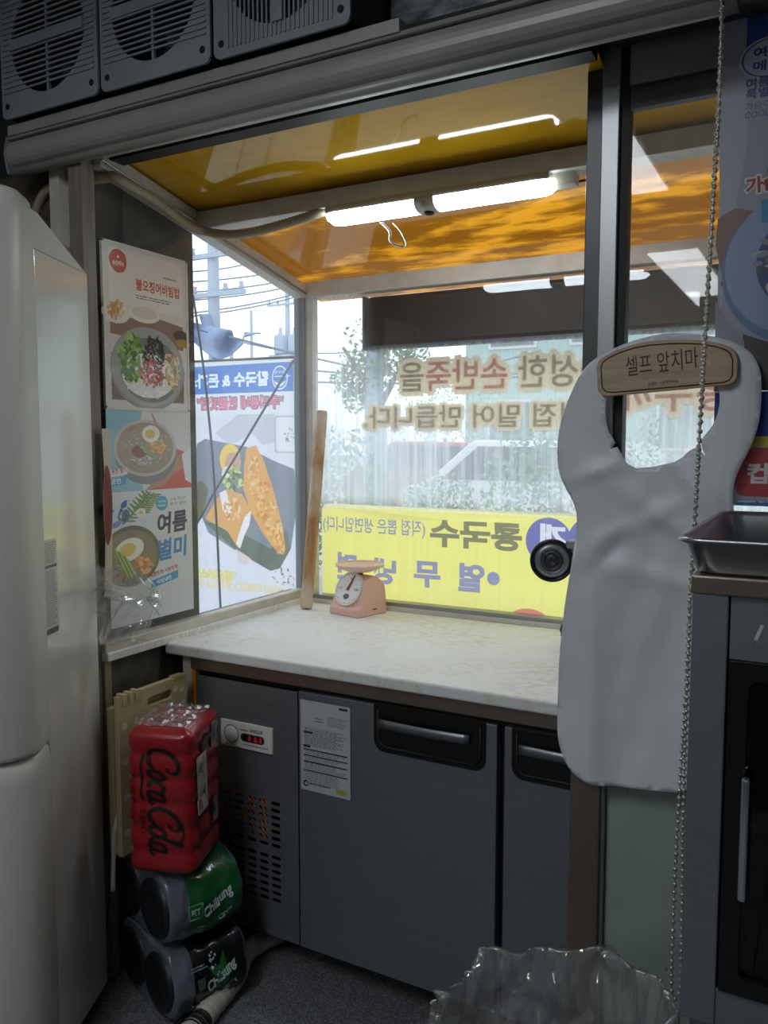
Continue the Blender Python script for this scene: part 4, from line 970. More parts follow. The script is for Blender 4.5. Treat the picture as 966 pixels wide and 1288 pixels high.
# ---- dark awning cassette outside the back window
a0 = PY(455, 378, YB+0.03)
ab = thing('awning_box', (-0.4, YB+0.1, 1.7), 'dark brown folded awning box outside along the top of the back window', 'awning')
M['awn'] = pmat('dark_brown_awning', '#37291f', 0.5, 0, 0.15, 5)
box('awning_roll', 'awn', a0.x+.012, 0.42, YB+0.035, YB+0.16, CAMZ+.131*(YB+.035)+.004, CAMZ+.2005*(YB+.035), ab, bevel=0.012)
box('end_plate', 'blackgloss', a0.x, a0.x+.012, YB+0.03, YB+0.165, CAMZ+.1285*(YB+.035), CAMZ+.2015*(YB+.035), ab, bevel=0.004)
box('front_bar', 'alu_dark', a0.x+.012, 0.42, YB+0.03, YB+0.05, CAMZ+.1275*(YB+.035), CAMZ+.131*(YB+.035)+.004, ab)

# ---- wooden sign and vinyl apron
YS = 1.545
def sp(px, py, Y=YS): q = PY(px, py, Y); return (q.x, q.z)
sign = [(751, 462), (753, 455), (760, 449), (775, 441), (795, 434), (815, 430), (840, 428), (860, 427.5), (885, 428.5), (905, 432), (918, 436.5), (925, 442), (928.5, 452), (928, 474), (924, 481), (916, 484.5), (768, 498.5), (758, 497.5), (752.5, 491)]
sg = thing('apron_sign', (*sp(840, 470)[:1], YS, sp(840, 480)[1]), 'arched wooden sign engraved 셀프 앞치마 holding the white apron', 'sign')
G().prism([sp(*q) for q in sign], lambda x, z, d_: Vector((x, YS+d_, z)), -0.006, 0.004).build('board', 'signwood', sg, bevel=0.002)
cxs, czs = sp(840, 463)
bd = [((x-cxs)*.93+cxs, (z-czs)*.86+czs) for x, z in (sp(*q) for q in sign)]
G().tube([(x, YS-0.0062, z) for x, z in bd], 0.0012, 5, closed=True).build('border_line', 'darkink', sg)
cv = Canvas(1, 1)
sl_ = math.atan2(sp(882, 452)[1]-sp(790, 464)[1], sp(882, 452)[0]-sp(790, 464)[0])
ta, tb = sp(789, 474), sp(880, 463)
cv.text('셀프 앞치마', ta[0], ta[1], w=tb[0]-ta[0], h=.036, col='#2e1b14', off=.0, rot=sl_)
ta, tb = sp(816, 486), sp(854, 482); cv.text('청결히 사용해주세요', ta[0], ta[1], w=tb[0]-ta[0], h=.0065, col='#5a3a2c', rot=sl_)
cv.build('engraved_text', lambda x, y: Vector((x, YS-0.0066, y)), 'print', sg)
G().tube(spline([(cxs, YS+.004, czs+.02), (cxs, 1.575, czs+.025), (cxs, 1.598, czs+.05)], 5), .003, 8).build('hook', 'steel', sg)

YA = 1.556
outer = [(757, 447), (735, 465), (716, 500), (704, 540), (702, 580), (708, 605), (722, 633), (726, 655), (721, 700), (712, 750), (706, 800), (702, 850), (700, 905), (703, 935), (715, 963), (735, 980), (762, 988), (800, 992), (850, 996), (890, 994), (915, 980), (930, 950), (936, 900), (935, 800), (930, 700), (923, 640), (923, 612), (930, 590), (944, 563), (955, 530), (958, 490), (955, 462), (940, 440), (905, 425), (850, 419), (800, 428)]
hole = [(768, 490), (763, 505), (762, 524), (766, 543), (774, 557), (766, 566), (776, 562), (784, 575), (800, 589), (849, 581), (866, 568), (877, 563), (887, 573), (881, 556), (892, 541), (900, 528), (905, 508), (903, 486), (890, 462), (850, 450), (800, 458), (778, 472)]
def smooth2(pts, n=3): return [(p.x, p.y) for p in spline([Vector((x, y, 0)) for x, y in pts], n, True)]
O2 = [Vector(sp(x, y, YA)) for x, y in smooth2(outer)]; H2 = [Vector(sp(x, y, YA)) for x, y in smooth2(hole, 2)]
def inside(p, poly):
    c_ = False; n_ = len(poly)
    for i in range(n_):
        a_, b_ = poly[i], poly[i-1]
        if (a_.y > p.y) != (b_.y > p.y) and p.x < (b_.x-a_.x)*(p.y-a_.y)/(b_.y-a_.y)+a_.x: c_ = not c_
    return c_
pts = O2+H2; no, nh = len(O2), len(H2)
edges = [(i, (i+1) % no) for i in range(no)]+[(no+i, no+(i+1) % nh) for i in range(nh)]
xs = [p.x for p in O2]; zs_ = [p.y for p in O2]; st = 0.011
x = min(xs)
bnd = O2+H2
while x < max(xs):
    z = min(zs_)
    while z < max(zs_):
        p = Vector((x+random.uniform(-.002, .002), z+random.uniform(-.002, .002)))
        if inside(p, O2) and not inside(p, H2) and min((p-q).length_squared for q in bnd) > (st*.45)**2: pts.append(p)
        z += st
    x += st
vo, eo, fo, *_ = delaunay_2d_cdt(pts, edges, [], 0, 1e-6)
fo = [f for f in fo if (lambda c_: inside(c_, O2) and not inside(c_, H2))(sum((vo[i] for i in f), Vector((0, 0)))/3)]
xc = sp(815, 700, YA)[0]
def fold(p):
    x, z = p.x-xc, p.y; d_ = 0
    dn = max(0, min(1, (1.40-z)/.35))          # bib body
    d_ += 0.010*dn*sin(x*38+2.0*sin(z*4))*.5
    d_ += 0.010*math.exp(-((x+.10+.03*(z-1.0))/.022)**2)*dn
    for (cx_, cz_, ang, ln, wd_, am) in ((-.02, 1.235, .5, .10, .016, .010), (.05, 1.235, -.55, .10, .016, .010), (-.06, 1.19, .9, .09, .014, -.008), (.01, 1.14, -.2, .12, .02, .008), (-.10, 1.33, .35, .06, .012, .009), (.085, 1.30, -.9, .09, .014, .009), (.0, 1.02, 1.3, .16, .02, .006), (.05, .95, 1.5, .2, .025, -.007)):
        u = (x-cx_)*cos(ang)+(z-cz_)*sin(ang); v = -(x-cx_)*sin(ang)+(z-cz_)*cos(ang); d_ += am*math.exp(-(u/ln)**2-(v/wd_)**2)
    d_ += 0.006*noise.noise(Vector((x*9, z*6, 1.7)))+0.0025*noise.noise(Vector((x*30, z*20, 4.7)))
    return d_*1.0
g = G().add([Vector((p.x, YA-0.004+max(-.02, min(.014, -fold(p))) + (0.002), p.y)) for p in vo], [tuple(f) for f in fo], True)
g.build('vinyl_apron', 'apron', label='white vinyl bib apron with cut-out neck hanging from the wooden sign', cat='apron', solid=0.0012)

# ---- posters on the sliding glass
yP = 1.581
x0 = PY(905, 300, yP).x; ztp = PY(935, 12, yP).z; zbp = PY(935, 492, yP).z; W = .56; Hh = ztp-zbp
cv = Canvas(W, Hh, '#9a9cae')
def rp(px, py): q = PY(px, py, yP); return (q.x-x0, q.z-zbp)
cv.poly([rp(905, 400), rp(905, 12), rp(940, 12), rp(940, 180), rp(925, 260)], '#a8aab8')
cv.poly([rp(940, 492), rp(934, 420), rp(966, 430), (W, .0), (W*.9, 0)], '#4c4242')
cv.poly([rp(898, 492), rp(900, 380), rp(936, 430), rp(938, 492)], '#8f8f9c')
b0 = rp(938, 85)[1]; cv.rect(rp(938, 80)[0], b0, W, Hh, '#2c479f'); 
c0 = rp(966, 72); cv.ell(c0[0], c0[1], .045, .034, '#c5cade'); cv.ell(c0[0], c0[1], .041, .031, '#3a55a8'); cv.ell(c0[0], c0[1], .038, .029, '#c5cade')
cv.text('여름', c0[0], c0[1]+.011, w=.045, h=.017, col='#2c479f', center=True, off=.03); cv.text('메뉴', c0[0], c0[1]-.011, w=.045, h=.017, col='#2c479f', center=True, off=.03)
for i, s_ in enumerate('별뽑는'): cv.text(s_, c0[0]-.004, Hh-.03-.028*i, h=.012, col='#7388c0')
ta = rp(938, 113); cv.text('여름한정', ta[0], ta[1], w=.075, h=.017, col='#37427c', off=.03); ta = rp(938, 126); cv.text('특별메뉴', ta[0], ta[1], w=.075, h=.017, col='#37427c', off=.03)
ta = rp(937, 140); cv.text('가슴이 뻥', ta[0], ta[1], w=.06, h=.013, col='#4d5688'); ta = rp(937, 150); cv.text('COOL~', ta[0], ta[1], w=.045, h=.011, col='#4d5688')
# hand and bowl
cv.poly([rp(903, 275), rp(925, 262), rp(950, 265), rp(966, 280), rp(966, 330), rp(930, 372), rp(908, 345), rp(900, 310)], '#8d6f6e')
cv.poly([rp(920, 300), rp(945, 292), rp(958, 300), rp(930, 350), rp(918, 362), rp(908, 358)], '#7b5a5a'); cv.ell(*rp(914, 356), .010, .008, '#9a4a48')
bc = rp(1012, 335); cv.ell(bc[0], bc[1], .130, .130, '#6b80ac', 0, 48); cv.ell(bc[0]-.004, bc[1]+.008, .121, .121, '#8fa2c6', 0, 48); cv.ell(bc[0]+.01, bc[1]+.01, .085, .085, '#4d5c86', 0, 40); cv.scatter(bc[0], bc[1], .075, .075, 120, .012, ['#8f92a4', '#b5b6c2', '#5c5f74'], 21, .4)
cv.poly([rp(958, 252), rp(1010, 244), rp(1010, 275), rp(958, 280)], '#4d8fc4')
ta = rp(935, 248); cv.text('가슴', ta[0], ta[1], w=.062, h=.034, col='#d8d4d8', off=.12, rot=.06); cv.text('가슴', ta[0]+.004, ta[1]+.003, w=.054, h=.028, col='#a83c3c', off=.04, rot=.06)
ta = rp(961, 240); cv.text('오', ta[0], ta[1]+.01, h=.036, col='#a83c3c', off=.05)
cv.build('ice_noodle_poster', lambda x, y: Vector((x0+x, yP, zbp+y)), 'print', label='tall poster of a hand holding a blue noodle bowl on the sliding glass', cat='poster')
x0c = PY(897, 560, yP-.002).x; zt2 = zbp-.001; zb2_ = PY(935, 636, yP-.002).z; H2_ = zt2-zb2_
cv = Canvas(.55, H2_, '#9a9cb0')
def rc(px, py): q = PY(px, py, yP-.002); return (q.x-x0c, q.z-zb2_)
cv.rect(0, rc(940, 549)[1], .55, H2_, '#1f3890'); cv.rect(0, rc(940, 562)[1], .55, rc(940, 549)[1], '#c4b03c')
a_ = rc(923, 624); b_ = rc(923, 563); cv.rrect(a_[0], a_[1], .55, b_[1], .02, '#b0464e'); ta = rc(939, 608)
cv.text('컵은', ta[0], ta[1], w=.075, h=.036, col='#d6d2d8', off=.03)
cv.rect(rc(926, 634)[0], .0, .55, rc(926, 630)[1], '#4d72b8'); cv.fine(rc(927, 634)[0], rc(926, 632)[1], .3, rc(926, 629)[1], 1, '#c5d2ea', 2)
cv.build('cup_notice', lambda x, y: Vector((x0c+x, yP-.002, zb2_+y)), 'print', label='blue notice with red rounded panel reading 컵은 behind the apron', cat='notice')

# ---- cup steriliser cabinet with tray
YC = 1.07
def cpx(px, py): return PY(px, py, YC)
xc0 = cpx(866, 900).x; ztc = cpx(870, 722).z; zbc = cpx(862, 1280).z; xs1 = cpx(912, 900).x; XC1 = xc0+.52
zh = cpx(919, 750).z; zdt = cpx(940, 832).z; zdb = cpx(906, 1245).z
cb = thing('steriliser_cabinet', (xc0+.26, YC+.2, zbc), 'stainless cup steriliser cabinet with dark glass door under the tray', 'cabinet')
box('stile', 'steel_door', xc0, xs1, YC, YC+.03, zbc, zh, cb, bevel=.002); box('stile', 'steel_door', XC1-.05, XC1, YC, YC+.03, zbc, zh, cb, bevel=.002)
box('top_band', 'steel_warm', xc0-.002, XC1+.002, YC-.004, YC+.42, zh, ztc, cb, bevel=.003)
box('header_panel', 'steel_door', xs1+.002, XC1-.05, YC+.004, YC+.03, zdt, zh-.001, cb)
box('bottom_rail', 'steel_door', xs1, XC1-.05, YC+.001, YC+.03, zbc, zdb, cb, bevel=.002)
box('side_panel', 'steel', xc0, xc0+.006, YC+.03, YC+.42, zbc, zh, cb); box('side_panel', 'steel', XC1-.006, XC1, YC+.03, YC+.42, zbc, zh, cb)
box('rear_panel', 'alu_dark', xc0+.006, XC1-.006, YC+.414, YC+.42, zbc, zh, cb); box('floor_panel', 'steel', xc0+.006, XC1-.006, YC+.03, YC+.414, zbc, zbc+.01, cb)
dr = thing('door', (xs1+.2, YC, zdb)); dr.parent = cb; dr.location = WL[dr]-WL[cb]
dx0, dx1 = xs1+.003, XC1-.053
cv = Canvas(dx1-dx0, zdt-zdb-.002, '#101010'); cv.rrect(.022, .022, dx1-dx0-.022, zdt-zdb-.024, .012, None)
cv.build('door_frame', lambda x, y: Vector((dx0+x, YC+.002, zdb+.001+y)), 'blackgloss', dr, solid=.012)
box('door_glass', 'glass_dark', dx0+.018, dx1-.018, YC+.004, YC+.007, zdb+.018, zdt-.018, dr)
hz0, hz1 = cpx(935, 1125).z, cpx(935, 972).z; hx = cpx(937, 1050).x
M['acrylic'] = pmat('polished_bar', '#c8ccd2', .12, .9)
box('door_bar', 'acrylic', hx-.005, hx+.005, YC-.022, YC-.010, hz0, hz1, dr, bevel=.003)
for zz in (hz0+.02, hz1-.02): box('bar_stud', 'steel', hx-.004, hx+.004, YC-.012, YC+.0, zz-.005, zz+.005, dr)
box('upper_plate', 'steel_warm', cpx(925, 850).x, cpx(1000, 850).x, YC+.012, YC+.020, cpx(930, 855).z, cpx(930, 836).z, dr)  # warm steel plate behind the top of the door glass
cv = Canvas(1, 1); ta = cpx(952, 822); tb = cpx(946, 808)
cv.line([(cpx(950, 806).x, cpx(950, 806).z), (cpx(959, 787).x, cpx(959, 787).z)], .004, '#b9bcc2'); cv.text('NF', cpx(946, 818).x, cpx(946, 818).z, h=.008, col='#6a6d73')
cv.build('header_mark', lambda x, y: Vector((x, YC+.0035, y)), 'print', cb)
for zz in (zbc+.20,):
    sh = G()
    for i in range(12): sh.tube([(xc0+.012, YC+.05+.03*i, zz), (XC1-.012, YC+.05+.03*i, zz)], .002, 5)
    for i in range(3): sh.tube([(xc0+.02+i*.23, YC+.045, zz-.003), (xc0+.02+i*.23, YC+.40, zz-.003)], .003, 5)
    sh.build('wire_shelf', 'steel', cb)
M['tumbler'] = filmmat('glass_tumbler', .10, .05, .1, (.9, .92, .93, 1))
gi = 0
for (gx, gy, gz, txt) in ((.10, .10, zbc+.204, 'front on the wire shelf'), (.19, .10, zbc+.204, 'second on the wire shelf'), (.10, .12, zbc+.011, 'on the cabinet floor beside the door edge'), (.20, .12, zbc+.011, 'on the cabinet floor behind the polished bar')):
    G().lathe([(0, 0), (.024, 0), (.034, .095), (.0325, .095), (.0225, .004), (0, .004)], 20, Matrix.Translation((xc0+gx, YC+gy, gz))).build('drinking_glass', 'tumbler', label='clear tumbler standing '+txt+' of the steriliser', cat='glass', group='tumblers in the steriliser')
# low steel bench beneath
be = thing('steel_bench', (xc0+.3, YC+.2, 0), 'low stainless bench carrying the cup steriliser cabinet', 'bench')
box('bench_top', 'steel', xc0+.01, XC1+.05, YC+.02, YC+.46, zbc-.035, zbc, be, bevel=.003)
for lx_ in (xc0+.04, XC1+.01):
    for ly_ in (YC+.05, YC+.42): box('leg', 'steel', lx_-.018, lx_+.018, ly_-.018, ly_+.018, 0, zbc-.035, be)
# tray
ty0, ty1, tx0 = 1.05, 1.515, -.167; tx1 = tx0+.60; zt0 = ztc+.0005; zt1 = CAMZ-.113*1.05
def ring(i, z, r, n=6):
    p = []
    for cx_, cy_, a_ in ((tx1-i-r, ty0+i+r, -90), (tx1-i-r, ty1-i-r, 0), (tx0+i+r, ty1-i-r, 90), (tx0+i+r, ty0+i+r, 180)):
        for k_ in range(n+1): t = radians(a_+90*k_/n); p.append(Vector((cx_+r*cos(t), cy_+r*sin(t), z)))
    return p
rows = [ring(.024, zt0, .03), ring(.020, zt0+.004, .03), ring(.010, zt1-.006, .03), ring(.002, zt1-.002, .03), ring(0, zt1+.001, .03), ring(.003, zt1+.0045, .03), ring(.009, zt1+.002, .03), ring(.012, zt1-.004, .028), ring(.022, zt0+.006, .026), ring(.03, zt0+.003, .024)]
m_ = len(rows[0]); g = G().add([p for r in rows for p in r], [(i*m_+j, i*m_+(j+1) % m_, (i+1)*m_+(j+1) % m_, (i+1)*m_+j) for i in range(len(rows)-1) for j in range(m_)], True)
g.f += [list(range(m_))[::-1], [(len(rows)-1)*m_+j for j in range(m_)]]; g.sm += [False, False]
M['tray'] = pmat('worn_aluminium_tray', '#a4a7ab', .32, .95, .15, 8, bump=.08, bscale=14)
g.build('metal_tray', 'tray', label='worn aluminium tray lying on top of the steriliser cabinet', cat='tray')

# ---- bin with clear liner
BC = Vector((-.33, 1.11, 0)); BR = .155; BZ = .53
bn = thing('waste_bin', BC, 'round grey waste bin lined with a crumpled clear bag below the apron', 'bin')
G().lathe([(0, .0), (BR*.78, 0), (BR*.95, BZ-.22), (BR*.98, BZ-.22), (BR*.98, BZ-.205), (BR*.92, BZ-.205), (BR*.75, .01), (0, .01)], 40, Matrix.Translation(BC)).build('pail', 'alu_dark', bn)
def ridge(p): return 1-min(1, abs(noise.noise(p))*2.2)
def liner(u, v):
    a_ = 2*pi*u; ca, sa = cos(a_), sin(a_)
    # v 0..1 : outside skirt -> rolled over the rim -> inside
    t = abs(v-.5)/.5; rim = math.exp(-(t/.22)**2)
    if v < .5: r = BR*(1.16-.07*(1-t)); z = BZ-.30*t**1.2
    else: r = BR*(1.09-.20*t); z = BZ-.34*t**1.3
    P_ = Vector((ca*1.6, sa*1.6, z*5+(3 if v > .5 else 0)))
    q = .020*(ridge(P_*2.2)-.5)+.011*(ridge(P_*3.6+Vector((4, 1, 2)))-.5)+.002*(ridge(P_*8+Vector((1, 7, 2)))-.5)+.016*noise.noise(P_*1.3)
    up = rim*(.022+.026*noise.noise(Vector((ca*2.2, sa*2.2, 3.3)))+.045*max(0, cos(a_-.5))**2)
    return BC+Vector((ca*(r+q), sa*(r+q), z+up+.006*noise.noise(P_*5)))
G().grid(260, 70, liner, True, True).build('bin_liner', 'film_bin', bn)

# ---- loose clear bag hanging by the wooden upright
def bag(u, v):
    base = PY(108+u*78+(-30 if v < .35 else 0)*(1-u), 722+v*92-22*(1-u)*(1-v)+u*18*(1-v), 1.375)
    if v > .5: base = base+Vector(((.5-u)*.05*(v-.5)*2, 0, 0))
    a_ = noise.noise(Vector((u*4, v*3, 1.1)))*.030+.016*(1-min(1, 2.4*abs(noise.noise(Vector((u*2.6+v*2.2, v*2.4-u*1.6, 8.2))))))+.006*(1-min(1, 2*abs(noise.noise(Vector((u*5-v*2, v*4, 2.2))))))
    return base+Vector((a_*.35, a_, a_*.5))
cb_ = thing('clear_bag', PY(140, 800, 1.375), 'crumpled clear plastic bag hanging at the wooden upright over the sill', 'bag')
G().grid(80, 70, bag).build('front_sheet', 'film', cb_)
G().grid(40, 30, lambda u, v: bag(u, v*.9)+Vector((.006*sin(u*9), .014+.012*noise.noise(Vector((u*8, v*8, 3))), .004))).build('rear_sheet', 'film', cb_)
G().tube([PY(120, 722, 1.40), PY(117, 716, 1.428)], .002, 6).build('hanging_loop', 'film_bin', cb_)

# ---- red cola multipack
th = radians(20); kx = Vector((-cos(th), -sin(th), 0)); ky = Vector((-sin(th), cos(th), 0))
KC = Vector((-0.902*1.40, 1.40, 0)); KL, KD = .165, .195
kz0, kz1 = .374, .374+.353
ROW = 6
def krect(t, q):   # outline of the pack at perimeter parameter t in 0..1, offset q (negative = in)
    r = .028; pts = []
    for cx_, cy_, a_ in ((r, r, 180), (KL-r, r, 270), (KL-r, KD-r, 0), (r, KD-r, 90)):
        for k_ in range(7): an = radians(a_+90*k_/6); pts.append((cx_+(r+q)*cos(an), cy_+(r+q)*sin(an)))
    return pts
def kmap(a_, b_, z): return KC+kx*a_+ky*b_+Vector((0, 0, z))
def scal(z):
    t = (z-kz0)/(kz1-kz0)*ROW; return -.0055*(1-abs(sin(pi*t))**1.1)
rows = []; nz = 60
for i in range(nz+1):
    z = kz0+(kz1-kz0)*i/nz; e = min(i, nz-i)/nz; q = scal(z)-(.022*(1-min(1, e/.05))**2)
    rows.append([kmap(a_, b_, z)+Vector((0, 0, 0)) for a_, b_ in krect(0, q)])
m_ = len(rows[0])
ck = thing('cola_multipack', kmap(KL/2, KD/2, kz0), 'red shrink-wrapped Coca-Cola Zero multipack on top of the drink packs', 'drink pack')
g = G().add([p for r in rows for p in r], [(i*m_+j, i*m_+(j+1) % m_, (i+1)*m_+(j+1) % m_, (i+1)*m_+j) for i in range(nz) for j in range(m_)], True)
g.f += [list(range(m_))[::-1], [nz*m_+j for j in range(m_)]]; g.sm += [False, False]
g.build('wrap', 'coke', ck)
def topw(u, v):
    a_, b_ = KL*(.12+.8*u), KD*(.08+.84*v); return kmap(a_, b_, kz1+.002+.010*abs(noise.noise(Vector((u*7, v*7, 2))))+.008*abs(noise.noise(Vector((u*17, v*15, 5)))))
G().grid(24, 24, topw).build('gathered_film', 'film_bin', ck)
# script lettering drawn as pen strokes on the front face (reads downwards)
H_ = kz1-kz0
SCR = []   # strokes in a frame x: along the text 0..9, y: up 0..2.4
def arc(cx_, cy_, rx, ry, a0_, a1_, n_=14, sh=.35): return [(cx_+rx*cos(radians(a0_+(a1_-a0_)*i/n_))+sh*(cy_+ry*sin(radians(a0_+(a1_-a0_)*i/n_))), cy_+ry*sin(radians(a0_+(a1_-a0_)*i/n_))) for i in range(n_+1)]
SCR.append((arc(.7, 1.15, .95, 1.15, 48, 318, 24), .20)); SCR.append((arc(1.15, 1.72, .22, .30, 100, -120, 12), .11)); SCR.append(([(.5, -.32), (1.4, -.50), (2.6, -.46), (3.8, -.52), (4.4, -.38)], .12))
def lo(x): SCR.append((arc(x, .6, .36, .58, 0, 360, 20), .19))
def lc(x): SCR.append((arc(x, .6, .38, .58, 40, 300, 16), .19))
def la(x): lo(x); SCR.append(([(x+.72, 1.2), (x+.42, .25), (x+.58, .02), (x+.95, .3)], .16))
lo(2.0); lc(2.95); la(3.75)
SCR.append((arc(5.55, 1.2, .90, 1.15, 48, 318, 24), .20)); SCR.append((arc(5.95, 1.8, .22, .30, 100, -120, 12), .11)); lo(6.75)
SCR.append(([(7.2, .3), (7.9, 2.1), (8.05, 2.5), (7.8, 2.45), (7.35, .5), (7.6, .05), (7.95, .35)], .14)); la(8.0)
SCR.append((arc(6.2, 2.2, .6, .35, 200, 20, 12), .10))
LX = .030/1.2
def ktext(x, y, lift=.0022):   # x along text downwards, y towards the top of letters (to the pack's front corner)
    z = kz1-.045-x*H_*.081; a_ = KL*.66-y*KL*.20; q = scal(z); return kmap(a_, -q-lift, z)
g = G()
for st_, wd_ in SCR:
    for (xa, ya), (xb, yb) in zip(st_[:-1], st_[1:]):
        d_ = Vector((xb-xa, yb-ya)); L = max(d_.length, 1e-6); n_ = Vector((-d_.y, d_.x))*(wd_*.78/L); e_ = d_*(.04/L)
        g.add([ktext(xa+n_.x-e_.x, ya+n_.y-e_.y), ktext(xa-n_.x-e_.x, ya-n_.y-e_.y), ktext(xb-n_.x+e_.x, yb-n_.y+e_.y), ktext(xb+n_.x+e_.x, yb+n_.y+e_.y)], [(0, 1, 2, 3)])
M['inkblack'] = pmat('black_film_ink', '#0b0607', .35, coat=.4)
g.build('script_lettering', 'inkblack', ck)
def wrapmap(ox, oz, sx, sz, rot=True):
    def f(x, y): return kmap(ox-y*sx, -scal(oz-x*sz)-.0025, oz-x*sz)
    return f
cv = Canvas(1, 1); cv.text('ZERO', 0, 0, w=1, h=.2, col='#2a0508', off=.01, space=1.2); cv.build('zero_lettering', wrapmap(KL*.78, kz0+.165, .055, .062), 'print', ck)
cv = Canvas(1, 1); cv.text('제로슈거', 0, 0, w=1, h=.2, col='#3a060a', off=.01); cv.build('small_lettering', wrapmap(KL*.93, kz0+.25, .06, .11), 'print', ck)
# right face: black flashes and small script
def rmap(b_, z, lift=.0025): q = scal(z); return kmap(-q-lift-.0, b_, z)
for pts_ in ([(.055, .285), (.075, .32), (.105, .315), (.085, .27)], [(.115, .15), (.122, .15), (.155, .075), (.135, .072)]):
    G().add([rmap(b_, kz0+z_) for b_, z_ in pts_], [tuple(range(len(pts_)))]).build('black_flash', 'inkblack', ck)
cv = Canvas(1, 1); cv.text('Coca-Cola', 0, 0, w=1, h=.3, col='#2a0508', off=.02, shear=.4); cv.build('side_script', lambda x, y: rmap(.035+y*.06, kz0+.155-x*.10), 'print', ck)
# white shipping label and two barcodes
cv = Canvas(1, 2, '#b9b6b0'); cv.text('421 901', .62, 1.35, w=.75, h=.14, col='#2a2a2c', rot=-pi/2, off=.02)
for i in range(14): cv.rect(.20+.0*i, 1.72-.02*i, .46, 1.73-.02*i+.003*(i % 3), '#2f2f31')
for i in range(10): cv.rect(.52, 1.86-.03*i, .66, 1.875-.03*i, '#47474a')
for i in range(16): cv.rect(.12, .42-.022*i, .52, .43-.022*i+.004*(i % 3), '#2f2f31')
cv.rect(.62, .70, .80, .52, '#4a4a4c'); cv.fine(.30, .75, .58, 1.45, 24, '#77777a', 3); cv.text('W2m 50C 40', .14, 1.3, w=1.0, h=.09, col='#3b3b3d', rot=-pi/2)
cv.build('shipping_label', lambda x, y: rmap(.018+x*.062, kz0+.145+y*.069, .006), 'print', ck)
for zz in (.275, .085):
    cv = Canvas(1, 2, '#8f95a3')
    for i in range(13): cv.rect(.15, .2+.125*i, .85, .26+.125*i+.03*(i % 2), '#30333c')
    cv.build('barcode', lambda x, y: rmap(.118+x*.03, kz0+zz+y*.030, .004), 'print', ck)

